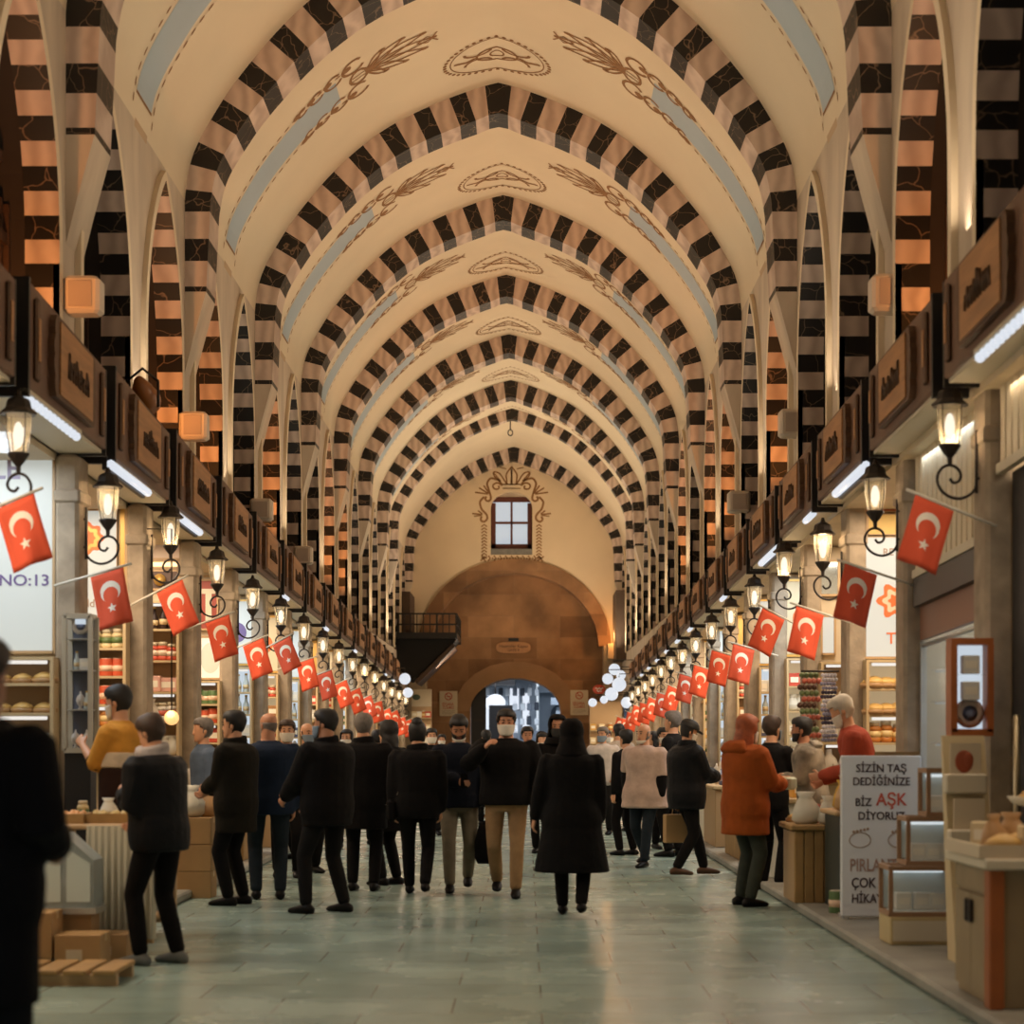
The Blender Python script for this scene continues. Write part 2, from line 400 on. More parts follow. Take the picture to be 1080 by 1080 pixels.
def paint_bay(idx, ya):
    ym = ya+0.62+(BAY-0.62)/2; yo = ya+BAY-1.2
    b = MB()
    # oval medallion near the next arch
    for rs, ry, w in ((0.60, 0.62, 0.03),):
        ribbon(b, arcpts(0, yo, rs*1.16, ry*0.92, 0, 2*PI, 40), 0.02)
    for k in range(44): a = 2*PI*k/44; blob(b, 0.78*math.cos(a), yo+0.62*math.sin(a), 0.032, 0.035)
    ribbon(b, arcpts(0, yo, 0.30, 0.22, 0, 2*PI, 24), 0.04); ribbon(b, arcpts(0, yo, 0.10, 0.10, 0, 2*PI, 14), 0.03)
    for sx in (-1, 1):
        ribbon(b, [(sx*0.32, yo), (sx*0.46, yo+0.06), (sx*0.64, yo)], 0.05); ribbon(b, arcpts(sx*0.28, yo-0.22, 0.20, 0.16, 0, PI, 8), 0.045)
        ribbon(b, arcpts(sx*0.28, yo+0.22, 0.20, 0.16, PI, 2*PI, 8), 0.045)
    # palmettes capping the blue panels, the panels and their beaded borders
    sE = VL[-1]-0.28
    for sg in (-1, 1):
        s0 = 2.02
        n = 26
        pv = [vault_pt(sg*(s0+0.35+(sE-s0-0.35)*k/n), ym+t, 0.004) for k in range(n+1) for t in (-0.36, 0.36)]
        b.add(pv, [(2*k, 2*k+1, 2*k+3, 2*k+2) for k in range(n)], 1)
        for t in (-0.46, 0.46):
            s = s0+0.3
            while s < sE+0.1:
                blob(b, sg*s, ym+t, 0.055, 0.022, 0, 6); s += 0.16
        ribbon(b, [(sg*sE, ym-0.37), (sg*sE, ym+0.37)], 0.03)
        ribbon(b, [(sg*(sE+0.3), ym-0.3), (sg*(sE+0.3), ym+0.3)], 0.10, 2)
        for t in (-1, 1):                                  # scrolled shoulders along the panel top
            for j, (u, r) in enumerate(((0.05, 0.17), (0.38, 0.14), (0.68, 0.11), (0.95, 0.08))):
                ribbon(b, arcpts(sg*(s0+u), ym+t*0.42, r, r*1.1, 0.4, 5.6, 12), 0.05)
                blob(b, sg*(s0+u+0.1), ym+t*0.46, 0.08, 0.07)
        ribbon(b, arcpts(sg*s0, ym, 0.14, 0.20, 0, 2*PI, 12), 0.05)
        for q in (-0.05, 0.05): ribbon(b, [(sg*(s0-0.1), ym+q), (sg*(s0+0.1), ym+q)], 0.025)
        for a, L in ((0, 1.05), (0.30, 0.95), (-0.30, 0.95), (0.62, 0.74), (-0.62, 0.74), (.95, .5), (-.95, .5)):
            for o in (-1, 1):
                ribbon(b, [(sg*(s0-0.12-L*u*math.cos(a)), ym+L*u*math.sin(a)*0.95+o*0.10*math.sin(PI*min(1, u*1.02))) for u in [k/9 for k in range(10)]], 0.036)
            blob(b, sg*(s0-0.12-L*math.cos(a)*0.97), ym+L*0.97*math.sin(a)*.95, 0.06, 0.04)
        for t in (-1, 1):
            ribbon(b, [(sg*(s0-0.9), ym), (sg*(s0-1.05), ym+t*0.10), (sg*(s0-1.12), ym+t*0.02), (sg*(s0-1.2), ym+t*0.14)], 0.03)
    struct(b.obj('trim_%d' % idx, [M_PAINT, M_BLUE, M_PAINT2]))
for i in range(-2, 6): paint_bay(20+i, A0Y+BAY*i)
# ------------------------------------------------------------------ floor, end wall, gate, street beyond
from mathutils.geometry import tessellate_polygon
def floor_mat():
    m = mat('floor_stone', (0.30, 0.33, 0.30), 0.22); nt = m.node_tree; b = nt.nodes['Principled BSDF']
    tc = nt.nodes.new('ShaderNodeTexCoord'); mp = nt.nodes.new('ShaderNodeMapping'); nt.links.new(tc.outputs['Object'], mp.inputs[0])
    br = nt.nodes.new('ShaderNodeTexBrick'); br.inputs['Scale'].default_value = 1.0; br.inputs['Brick Width'].default_value = 1.0; br.inputs['Row Height'].default_value = 0.6
    br.inputs['Mortar Size'].default_value = 0.006; br.inputs['Color1'].default_value = (0.27, 0.36, 0.325, 1); br.inputs['Color2'].default_value = (0.22, 0.30, 0.27, 1); br.inputs['Mortar'].default_value = (0.13, 0.14, 0.12, 1)
    nt.links.new(mp.outputs[0], br.inputs['Vector'])
    n = nt.nodes.new('ShaderNodeTexNoise'); n.inputs['Scale'].default_value = 1.3; n.inputs['Detail'].default_value = 6; nt.links.new(tc.outputs['Object'], n.inputs['Vector'])
    mx = nt.nodes.new('ShaderNodeMixRGB'); mx.blend_type = 'MULTIPLY'; mx.inputs[0].default_value = 0.6
    nt.links.new(br.outputs['Color'], mx.inputs[1]); nt.links.new(n.outputs['Fac'], mx.inputs[2]); 
    ad = nt.nodes.new('ShaderNodeMixRGB'); ad.blend_type = 'MULTIPLY'; ad.inputs[0].default_value = 1; ad.inputs[2].default_value = (1.5, 1.5, 1.5, 1)
    nt.links.new(mx.outputs[0], ad.inputs[1]); nt.links.new(ad.outputs[0], b.inputs['Base Color'])
    mr = nt.nodes.new('ShaderNodeMapRange'); mr.inputs[3].default_value = 0.16; mr.inputs[4].default_value = 0.36
    nt.links.new(n.outputs['Fac'], mr.inputs[0]); nt.links.new(mr.outputs[0], b.inputs['Roughness'])
    return m
M_FLOOR = floor_mat()
b = MB(); b.box(-6, 6, Y0, 63.4, -0.1, 0); struct(b.obj('floor', M_FLOOR))
M_KERB = mat('kerb_stone', (0.30, 0.29, 0.25), 0.6, var=0.3, vscale=3)
for i, sg in ((1, -1), (2, 1)):
    b = MB(); b.bbox(sg*2.80, sg*3.9, 5.0, 61.0, 0.0, 0.085, 0.02); struct(b.obj('baseboard_left' if sg < 0 else 'baseboard_right', M_KERB))
b = MB(); b.box(-6, 6, Y0-0.2, Y0, -0.1, 12); struct(b.obj('wall_light_block', M_WALL))  # unseen wall added behind the camera to keep sky light out
def ashlar():
    m = mat('ashlar', (0.3, 0.2, 0.12), 0.9); nt = m.node_tree; b = nt.nodes['Principled BSDF']
    tc = nt.nodes.new('ShaderNodeTexCoord'); sp = nt.nodes.new('ShaderNodeSeparateXYZ'); cb = nt.nodes.new('ShaderNodeCombineXYZ')
    nt.links.new(tc.outputs['Object'], sp.inputs[0]); nt.links.new(sp.outputs[0], cb.inputs[0]); nt.links.new(sp.outputs[2], cb.inputs[1])
    br = nt.nodes.new('ShaderNodeTexBrick'); br.inputs['Scale'].default_value = 1; br.inputs['Brick Width'].default_value = 1.55; br.inputs['Row Height'].default_value = 0.72; br.inputs['Mortar Size'].default_value = 0.008
    br.inputs['Color1'].default_value = (0.36, 0.19, 0.09, 1); br.inputs['Color2'].default_value = (0.20, 0.10, 0.045, 1); br.inputs['Mortar'].default_value = (0.28, 0.16, 0.085, 1)
    nt.links.new(cb.outputs[0], br.inputs['Vector'])
    n = nt.nodes.new('ShaderNodeTexNoise'); n.inputs['Scale'].default_value = 1.1; n.inputs['Detail'].default_value = 7; nt.links.new(tc.outputs['Object'], n.inputs['Vector'])
    mr = nt.nodes.new('ShaderNodeMapRange'); mr.inputs[1].default_value = .3; mr.inputs[2].default_value = .7; mr.inputs[3].default_value = 0.6; mr.inputs[4].default_value = 1.25; nt.links.new(n.outputs['Fac'], mr.inputs[0])
    mx = nt.nodes.new('ShaderNodeVectorMath'); mx.operation = 'SCALE'; nt.links.new(br.outputs['Color'], mx.inputs[0]); nt.links.new(mr.outputs[0], mx.inputs['Scale'])
    nt.links.new(mx.outputs[0], b.inputs['Base Color'])
    return m
M_ASH = ashlar(); M_ASHL = mat('pale_ashlar', (0.45, 0.33, 0.21), 0.85, var=0.3, vscale=1.5, bump=0.2)
EY = Y1
def arch_pts(cx, half, spr, rise, n=20, z0=None):
    pts = []
    if z0 is not None: pts.append((cx-half, z0))
    for k in range(n+1):
        a = PI-PI*k/n; pts.append((cx+half*math.cos(a), spr+rise*math.sin(a)))
    if z0 is not None: pts.append((cx+half, z0))
    return pts
RCX = 0.036; rec = arch_pts(RCX, 2.95, 4.7, 2.62)
WCX = -0.074; win = arch_pts(WCX, 0.69, 9.3, 0.52, 12, 7.73)
vh = [p for p in HALF if p[1] > 4.7]+[(HW+.02, 4.7)]
outer = vh+list(reversed(rec))+[(-x, z) for x, z in reversed(vh[1:])]
tri = tessellate_polygon([[Vector((x, z, 0)) for x, z in outer], [Vector((x, z, 0)) for x, z in win]])
allp = outer+win; b = MB(); b.add([(x, EY, z) for x, z in allp], [tuple(t) for t in tri], 0)
b.add([(x, yy, z) for x, z in win for yy in (EY, EY+0.45)], [(2*i, 2*i+1, (2*i+3) % (2*len(win)), (2*i+2) % (2*len(win))) for i in range(len(win))], 0)
struct(b.obj('wall_back', mat('end_plaster', (0.70, 0.55, 0.37), 0.85, var=0.08, vscale=0.8)))
b = MB()
for sg in (-1, 1): b.box(RCX+sg*2.95, sg*3.62, EY-0.12, EY+1.0, 0, 4.7, 0)
ro = arch_pts(RCX, 3.2, 4.7, 2.9); ri = arch_pts(RCX, 2.78, 4.7, 2.42)
for k in range(20):
    v = [(p[0], yy, p[1]) for yy in (EY-0.06, EY+1.0) for p in (ro[k], ri[k], ri[k+1], ro[k+1])]
    b.add(v, [(0, 1, 2, 3), (1, 5, 6, 2), (0, 3, 7, 4)], 1)
struct(b.obj('trim_40', [M_ASHL, M_ASH]))
dcx = 0.05; dop = arch_pts(dcx, 1.53, 2.55, 1.12, 20, 0.0); DY = EY+0.95
ow = [(-3.7, 0), (-3.7, 7.6), (3.7, 7.6), (3.7, 0)]
poly = [(-3.7, 0.0)]+dop+[(3.7, 0.0), (3.7, 7.6), (-3.7, 7.6)]
tri = tessellate_polygon([[Vector((x, z, 0)) for x, z in poly]])
b = MB(); b.add([(x, DY, z) for x, z in poly], [tuple(t) for t in tri], 0)
for k in range(len(dop)-1): b.add([(dop[k][0], DY, dop[k][1]), (dop[k+1][0], DY, dop[k+1][1]), (dop[k+1][0], DY+1.6, dop[k+1][1]), (dop[k][0], DY+1.6, dop[k][1])], [(0, 1, 2, 3)], 0)
da = arch_pts(dcx, 1.53, 2.55, 1.12, 11); do = arch_pts(dcx, 2.08, 2.55, 1.68, 11)
for k in range(11):
    g = 0.004
    v = [(p[0], yy, p[1]) for yy in (DY-0.05, DY+0.01) for p in (do[k], da[k], da[k+1], do[k+1])]
    b.add(v, [(0, 1, 2, 3), (1, 5, 6, 2), (0, 3, 7, 4), (0, 4, 5, 1), (3, 2, 6, 7)], 1)
struct(b.obj('wall_gate', [M_ASH, mat('gate_voussoir', (0.38, 0.21, 0.105), 0.85, var=0.25, vscale=1.2)]))
# dark leaf of the gate folded against the left jamb
t = thing('gate_leaf', 'black iron-clad gate leaf folded open against left side of the far archway', 'gate', (dcx-1.5, DY+0.3, 0.0))
b = MB(); b.box(0.0, 0.50, 0.0, 0.1, 0.02, 3.35); b.obj('leaf', M_BLACK, t)
b = MB(); b.box(0.06, 0.44, -0.02, 0.0, 0.9, 1.0); b.box(0.06, 0.44, -0.02, 0.0, 2.2, 2.3); b.obj('iron_band', M_IRON, t)
# tympanum window
t = thing('window', 'small arched window with four panes high in the end wall', 'window', (WCX, EY+0.3, 7.73)); t.name = 'window_90'; t['kind'] = 'structure'
MW = mat('oxblood_frame', (0.10, 0.025, 0.015), 0.5)
b = MB()
for x0, x1 in ((-0.69, -0.53), (0.53, 0.69)): b.box(x0, x1, -0.05, 0.05, 0.2, 1.75)
b.box(-0.69, 0.69, -0.05, 0.05, 0.22, 0.38); b.box(-0.69, 0.69, -0.05, 0.05, 1.78, 1.95)
b.box(-0.53, 0.53, -0.04, 0.04, 1.05, 1.13); b.box(-0.035, 0.035, -0.04, 0.04, 0.38, 1.8); b.obj('window_frame', MW, t)
b = MB(); b.box(-0.69, 0.69, -0.03, 0.0, 1.93, 2.1); b.obj('lintel_board', M_WALL, t)
b = MB(); b.box(-0.69, 0.69, -0.28, 0.1, 0.0, 0.2); b.obj('window_sill', mat('lead_grey', (0.20, 0.19, 0.17), 0.6, var=0.3, vscale=12), t)
b = MB()
for x in (-0.42, -0.15, 0.15, 0.42): b.box(x-0.008, x+0.008, 0.06, 0.075, 0.3, 1.9)
for z in (0.6, 0.85, 1.35, 1.6): b.box(-0.6, 0.6, 0.06, 0.075, z-0.008, z+0.008)
b.obj('grille', M_IRON, t)
b = MB(); b.box(-0.55, 0.55, -0.01, 0.0, 0.36, 1.8); b.obj('pane', mat('daylight_pane', (0.3, 0.34, 0.38), 0.2, emit=(0.66, 0.78, 0.90), es=0.55), t)  # pane glows in place of daylight from outside
# painted crest and garlands round the window
b = MB(); EP = EY-0.008
def er(pts, w):
    n = len(pts); v = []
    for k, (x, z) in enumerate(pts):
        a = pts[max(0, k-1)]; c = pts[min(n-1, k+1)]; dx, dz = c[0]-a[0], c[1]-a[1]; l = math.hypot(dx, dz) or 1
        v += [(x-dz/l*w/2, EP, z+dx/l*w/2), (x+dz/l*w/2, EP, z-dx/l*w/2)]
    b.add(v, [(2*k, 2*k+1, 2*k+3, 2*k+2) for k in range(n-1)], 0)
def eb(x, z, rx, rz, n=8): b.add([(x+rx*math.cos(2*PI*i/n), EP, z+rz*math.sin(2*PI*i/n)) for i in range(n)], [tuple(range(n))], 0)
def wp(zx, zy): return px(480+zx/8.31, 470+zy/8.31, EY)
def epath(l, w): er(smooth2(resample([wp(*p) for p in l], 0.06), 2), w)
def mirror(l): return [(990-x, y) for x, y in l]
for l, w in (([(495, 185), (545, 250), (535, 335)], .05), ([(495, 205), (497, 335)], .05), ([(540, 335), (600, 240), (660, 225), (655, 260), (580, 335)], .045), ([(600, 300), (650, 240)], .04),
             ([(415, 340), (575, 340)], .035), ([(415, 375), (575, 375)], .025),
             ([(575, 350), (620, 320), (665, 345), (650, 385), (600, 380), (610, 350)], .06), ([(590, 310), (680, 280), (715, 330), (690, 400), (670, 470), (700, 495), (735, 470), (715, 445)], .07),
             ([(690, 420), (740, 350)], .05), ([(700, 420), (780, 370)], .05), ([(700, 425), (815, 410)], .05), ([(735, 450), (778, 490), (760, 560), (715, 600), (700, 640), (740, 675), (775, 650), (755, 620)], .07),
             ([(750, 600), (790, 570)], .05), ([(750, 605), (840, 595)], .05), ([(760, 610), (825, 620)], .04), ([(540, 205), (600, 190)], .03)):
    epath(l, w); epath(mirror(l), w)
for y in range(700, 1000, 28):
    for sx in (735, 255):
        x, z = wp(sx, y); er([(x-0.09, z-0.04), (x, z+0.03), (x+0.09, z-0.04)], 0.045)
for zx in range(300, 720, 50):
    x, z = wp(zx, 988); er([(x-0.04, z-0.09), (x+0.03, z), (x-0.04, z+0.09)], 0.05); eb(x+0.11, z, 0.03, 0.03)
for zx in (250, 750): 
    for a in range(4): x, z = wp(zx, 990); er([(x, z), (x+0.13*math.cos(a*PI/2+.6), z+0.13*math.sin(a*PI/2+.6))], .05)
struct(b.obj('trim_41', M_PAINT))
# faint floral painting at the springing of the last vault, both sides
b = MB()
for sx in (-1, 1):
    for k in range(9):
        x, z = px(543+sx*(123+random.uniform(-3, 4)), 604+k*2.6, 60.0); eb0 = EP; EP = 60.8
        eb(x, z, 0.06, 0.05); EP = eb0
struct(b.obj('trim_42', M_PAINT))
# gate sign, no smoking notices
x, z = px(541.5, 683, DY-0.1)
t = thing('gate_sign', 'carved wooden oval name board of the gate on the stone end wall', 'sign', (x, DY-0.02, z))
out = [(0.58*math.copysign(abs(math.cos(a))**0.5, math.cos(a)), 0.19*math.copysign(abs(math.sin(a))**0.75, math.sin(a))) for a in [2*PI*k/32 for k in range(32)]]
b = MB(); b.prism(out, lambda u, w, d: (u, -d, w), 0.0, 0.07); b.obj('board', mat('gate_board', (0.46, 0.22, 0.09), 0.6, var=.2, vscale=6), t)
b = MB(); b.box(-0.17, 0.17, -0.05, 0, 0.22, 0.32); b.obj('lamp_hood', M_BLACK, t)
text('lettering', 'Hasırcılar Kapısı', 0.15, M_CARVE, t, (0, -0.075, 0.045)); text('lettering', 'GATE 4', 0.12, M_CARVE, t, (0, -0.075, -0.085))
M_NOTICE = mat('notice_paper', (0.60, 0.50, 0.36), 0.7); M_RED = mat('sign_red', (0.45, 0.06, 0.03), 0.6); M_GREYI = mat('grey_ink', (0.36, 0.26, 0.2), 0.7)
for cxp, cyp, side in ((473, 742, 'left'), (611, 741, 'right')):
    x, z = px(cxp, cyp, DY-0.1); t = thing('notice', 'cream no smoking notice on the stone wall %s of the far gateway' % side, 'notice', (x, DY-0.06, z))
    b = MB(); b.box(-0.30, 0.30, -0.02, 0, -0.42, 0.42); b.obj('sheet', M_NOTICE, t)
    b = MB()
    for k in range(24):
        a0, a1 = 2*PI*k/24, 2*PI*(k+1)/24
        b.add([(r*math.cos(a), -0.024, 0.24+r*math.sin(a)) for a, r in ((a0, .13), (a0, .10), (a1, .10), (a1, .13))], [(0, 1, 2, 3)])
    b.add([(-0.085, -0.024, .315), (-0.07, -0.024, .33), (.085, -0.024, .165), (.07, -0.024, .15)], [(0, 1, 2, 3)]); b.box(-0.07, 0.07, -0.025, -0.023, 0.225, 0.25)
    b.obj('no_smoking_symbol', M_RED, t)
    text('lettering', 'SİGARA', 0.14, M_RED, t, (-0.02, -0.022, -0.03), xs=.8); text('lettering', 'İÇİLMEZ', 0.12, M_RED, t, (0, -0.022, -0.14), xs=.8)
    b = MB()
    for k in range(3): b.box(-0.22, 0.22-0.1*(k == 2), -0.023, -0.02, -0.25-0.05*k, -0.235-0.05*k)
    b.obj('small_print', M_GREYI, t)
# the street outside the gate
SY = DY+1.6
b = MB(); b.box(-14, 14, SY, 110, -0.1, -0.02); struct(b.obj('ground', mat('asphalt', (0.2, 0.2, 0.2), 0.6)))
M_PALE = mat('pale_render', (0.34, 0.39, 0.45), 0.8, var=.2, vscale=.7); M_DKB = mat('slate_render', (0.04, 0.055, 0.075), 0.8)
t = thing('building', 'pale street facade with dark arched doorway seen through far gate', 'building', (1.3, 82, 0))
b = MB(); b.box(-0.3, 6, 0, 6, 0, 9); b.obj('wall', M_PALE, t)
b = MB(); b.prism(arch_pts(1.0, 0.8, 2.8, 0.5, 10, 0.0), lambda u, w, d: (u, d, w), -0.02, -0.06); b.obj('doorway', M_DKB, t)
b = MB(); b.box(-0.4, 6.1, -0.5, 0, 3.7, 3.95); b.box(-0.35, 6, -0.25, 0, 4.3, 4.4); b.obj('cornice', M_PALE, t)
t = thing('building', 'grey street corner with projecting awning at right of the far gate opening', 'building', (1.75, 74, 0))
b = MB(); b.box(0.1, 4, 0, 4, 0, 8); b.obj('wall', M_DKB, t)
b = MB(); b.box(-0.35, 0.3, -0.6, 0, 3.0, 3.28); b.box(-0.15, 1, -0.9, 0, 2.55, 2.75); b.obj('awning', M_PALE, t)
b = MB(); b.box(-0.12, 0.14, -0.2, 0.1, 0, 2.9); b.obj('column', M_PALE, t)
t = thing('street_shop', 'brightly lit street shop crammed with pale goods beyond the far gate', 'shop', (-1.35, 78, 0))
b = MB(); b.box(-4, -0.2, 0.6, 3, 0, 6); b.box(-0.2, 2.2, 1.2, 3, 0, 6); b.obj('wall', M_PALE, t)
b = MB(); b.box(-1.5, 2.2, -1.2, 1.2, 4.35, 4.7); b.box(-1.5, 1.3, -1.0, 1.0, 3.9, 4.2); b.obj('canopy', M_BLACK, t)
b = MB(); b.box(0.0, 1.0, 0.9, 0.95, 2.2, 3.0); b.obj('lit_panel', mat('street_lit', (.9, .95, 1), .5, emit=(0.85, 0.92, 1), es=3), t)
M_SG = [mat('street_goods_%s' % n, c, 0.6) for n, c in (('white', (.8, .84, .88)), ('grey', (.2, .23, .28)), ('slate', (.04, .05, .07)))]
area('street_fill_light', (0.4, 72, 6.5), (0, 0, 0), 5, 8, 900, (0.80, 0.88, 1.0))  # unseen fill light, added to brighten the street outside
for i_, (x0_, x1_, z0_, z1_) in enumerate(((-1.5, -1.15, 2.0, 3.4), (-.3, .1, 2.9, 3.8), (-.35, .05, 1.2, 2.3), (.25, .55, 2.0, 3.6))):
    t = thing('lit_shop_window', 'glaring white lit window of the street shop, %s' % ('far left', 'upper middle', 'lower middle', 'right hand')[i_], 'window', (x0_, 78.56, z0_)); b = MB(); b.box(0, x1_-x0_, 0, .04, 0, z1_-z0_); b.obj('pane', mat('street_window', (.1, .1, .1), .4, emit=(.74, .80, .90), es=1), t); b = MB(); b.box(-.03, x1_-x0_+.03, -.02, .0, -.04, 0); b.box(-.03, 0, -.02, .03, 0, z1_-z0_); b.obj('frame', M_BLACK, t)
t = thing('street_lamp_globe', 'big glaring white lamp globe of the lit street shop', 'lamp', (-0.85, 75.6, 3.12)); b = MB(); b.ball((0, 0, 0), .42, .42, .36, 20, 12); b.obj('globe', mat('street_globe', (.1, .1, .1), .4, emit=(.82, .87, .95), es=1.1), t); b = MB(); b.tube([(0, 0, .35), (0, 0, .7), (0, 1.3, 1.3)], .03); b.obj('stem', M_IRON, t)
rb = random.Random(3)
for r_ in range(5):
    for c_ in range(9):
        w = rb.uniform(.16, .22); h = rb.uniform(.26, .40); X = -1.55+.30*c_; Z = 1.0+.62*r_
        if abs(X+.85) < .5 and 2.6 < Z+h < 3.7: continue
        b = MB(); b.bbox(-w/2, w/2, -.06, .06, 0, h, 0.03); b.tube([(-.05, 0, h), (0, 0, h+.14), (.05, 0, h)], .01, 4)
        o = b.obj('hanging_bag', M_SG[(r_*2+c_) % 3 if (r_+c_) % 4 else 0], None, (X+rb.uniform(-.02, .02), 78.45, Z)); tag(o, 'pale bag hanging at the lit street shop beyond the far gate', 'bag', 'bags hanging at the street shop')
t = thing('street_stand', 'black display stand in the middle of the far gate opening', 'stand', (-0.62, 72, 0))
b = MB(); b.box(-0.42, 0.50, -.1, .1, -0.02, 2.95); b.obj('frame', M_BLACK, t)
b = MB()
for k in range(4): b.box(0.22, 0.42, -.14, -.1, 1.3+.38*k, 1.48+.38*k)
b.obj('card', M_SG[0], t)
# ------------------------------------------------------------------ iron balcony with stair at the far left
t = thing('balcony', 'black iron balcony with stair at the far left end of the hall', 'balcony', (-3.6, 57, 0))
b = MB(); b.box(0, 1.87, 0, 3.8, 4.72, 4.9); b.obj('slab', M_BLACK, t)
b = MB()
for z in (5.15, 5.48): b.box(0, 1.87, 0, 0.04, z-0.025, z+0.025); b.box(1.83, 1.87, 0, 3.8, z-0.025, z+0.025)
b.obj('rail', M_BLACK, t)
for k in range(10):
    b = MB(); b.box(0.02+0.2*k, 0.05+0.2*k+(0.03 if k in (0, 6) else 0), 0, 0.04, 4.9, 5.48); b.obj('baluster', M_BLACK, t)
for k in range(1, 10):
    b = MB(); b.box(1.83, 1.87, 0.4*k, 0.4*k+0.035, 4.9, 5.48); b.obj('baluster', M_BLACK, t)
pl = [(0, 4.72), (0, 3.9), (0.35, 3.42), (0.60, 3.50), (1.78, 4.60), (1.85, 4.72)]
b = MB(); b.prism(pl, lambda u, w, d: (u, d, w), 0.1, 2.4); b.obj('stair_flank', mat('stair_black', (0.006, 0.005, 0.005), .9), t)
b = MB(); b.prism([(0.56, 3.40), (0.64, 3.30), (1.80, 4.45), (1.74, 4.56)], lambda u, w, d: (u, d, w), 0.0, 2.4); b.obj('stair_beam', M_WOOD, t)
b = MB(); b.box(3.28, 3.62, 58.6, 61.0, 4.15, 6.35); struct(b.obj('trim_43', mat('dark_stone', (0.09, 0.055, 0.035), .9, var=.3, vscale=2)))  # dark brown stone, mottled by noise
b = MB(); b.box(3.1, 3.6, 60.5, 61.1, 4.25, 4.75); struct(b.obj('trim_44', M_ASHL))
pl = bpy.data.lights.new('ledge_lamp', 'POINT'); pl.energy = 55; pl.color = (1, .45, .14); pl.shadow_soft_size = .1; po = bpy.data.objects.new('ledge_lamp', pl); COL.objects.link(po); po.location = (3.2, 60.3, 5.0)
b = MB(); b.box(-3.62, -3.28, 58.6, 61.0, 4.9, 6.3); struct(b.obj('trim_45', mat('dark_stone', (0, 0, 0))))
# crown hook
t = thing('chain_hook', 'short iron chain hook hanging from the crown near the end wall', 'hook', (-0.06, 55.0, CROWN-0.02))
b = MB(); b.tube([(0, 0, 0), (0, 0, -0.42)], 0.02); b.obj('rod', M_IRON, t)
b = MB(); b.tube([(0.07*math.cos(a), 0, -0.5+0.09*math.sin(a)) for a in [PI/2+k*0.5 for k in range(14)]], 0.018); b.obj('ring', M_IRON, t)
# ------------------------------------------------------------------ shop rows: pilasters, partitions, signs, lamps, flags
P0, PIT = 13.27, 2.8
def PK(k): return P0+PIT*k
def zs(y): return -0.022*(y-13.3)
KMIN, KMAX = -3, 16
LX, RX = -3.40, 3.63                                       # corridor faces of the pilasters
M_PART = mat('shop_partition', (0.60, 0.49, 0.34), 0.7, var=.15, vscale=3); M_SHOPF = mat('shop_floor', (0.3, 0.26, 0.2), .6)
tr = [50]
for sg, X in ((-1, LX), (1, RX)):
    b = MB()
    for k in range(KMIN, KMAX+2):
        y = PK(k)
        if y > 60: continue
        b.box(X+sg*0.15, sg*5.3, y-0.3, y-0.06, 0, 3.95+zs(y))
    b.box(sg*5.3, sg*5.4, PK(KMIN)-.5, 60.9, 0, 4.0); ya_, yb_ = PK(KMIN)-.5, 60.9; b.add([(sg*3.60, ya_, 3.96+zs(ya_)), (sg*5.4, ya_, 3.96+zs(ya_)), (sg*5.4, yb_, 3.96+zs(yb_)), (sg*3.60, yb_, 3.96+zs(yb_)), (sg*3.60, ya_, 4.05+zs(ya_)), (sg*5.4, ya_, 4.05+zs(ya_)), (sg*5.4, yb_, 4.05+zs(yb_)), (sg*3.60, yb_, 4.05+zs(yb_))], [(0, 1, 2, 3), (4, 7, 6, 5), (0, 3, 7, 4)])
    struct(b.obj('wall_partition_left' if sg < 0 else 'wall_partition_right', M_PART))
    for k in range(KMIN, KMAX+2):
        y = PK(k)
        if y > 60: continue
        b = MB(); b.bbox(X, X+sg*0.20, y-0.38, y, 0.05, 4.02+zs(y), 0.03)
        b.bbox(X-sg*0.03, X+sg*0.22, y-0.41, y+0.02, 0.05, 0.5, 0.02); b.bbox(X-sg*0.02, X+sg*0.21, y-0.40, y+0.01, 3.6+zs(y), 3.72+zs(y), 0.02)
        tr[0] += 1; struct(b.obj('trim_%d' % tr[0], M_STONE))
WARM = (1.0, 0.80, 0.58); COOL = (0.82, 0.92, 1.0)
def shop_light(sg, k, power, col):
    y = (PK(k)+PK(k+1)-0.38)/2
    area('shop_light', (sg*4.1, y, 3.90+zs(y)), (0, 0, 0), 0.9, 1.8, power, col)
for k in range(KMIN+1, KMAX):
    shop_light(-1, k, 56, COOL if k in (0, 4, 6, 9) else WARM); shop_light(1, k, 56 if k > 0 else 34, COOL if k in (0, 3, 6, 8) else WARM)
ORD = ['nearest', 'second', 'third', 'fourth', 'fifth', 'sixth', 'seventh', 'eighth', 'ninth', 'tenth', 'eleventh', 'twelfth', 'thirteenth', 'fourteenth', 'fifteenth', 'sixteenth', 'seventeenth', 'eighteenth']
SL = math.atan(-0.022)
def squiggle(w, h, seed):
    rnd = random.Random(seed); b = MB(); u = -w/2
    while u < w/2:
        d = rnd.uniform(.05, .10); hh = h*rnd.uniform(.5, 1)
        b.tube([(0, u, -h/2), (0, u+d*.2, -h/2+hh), (0, u+d*.6, -h/2+hh*.3), (0, u+d*.8, -h/2+hh*.7), (0, u+d, -h/2)], 0.014, 5); u += d*1.05
    return b
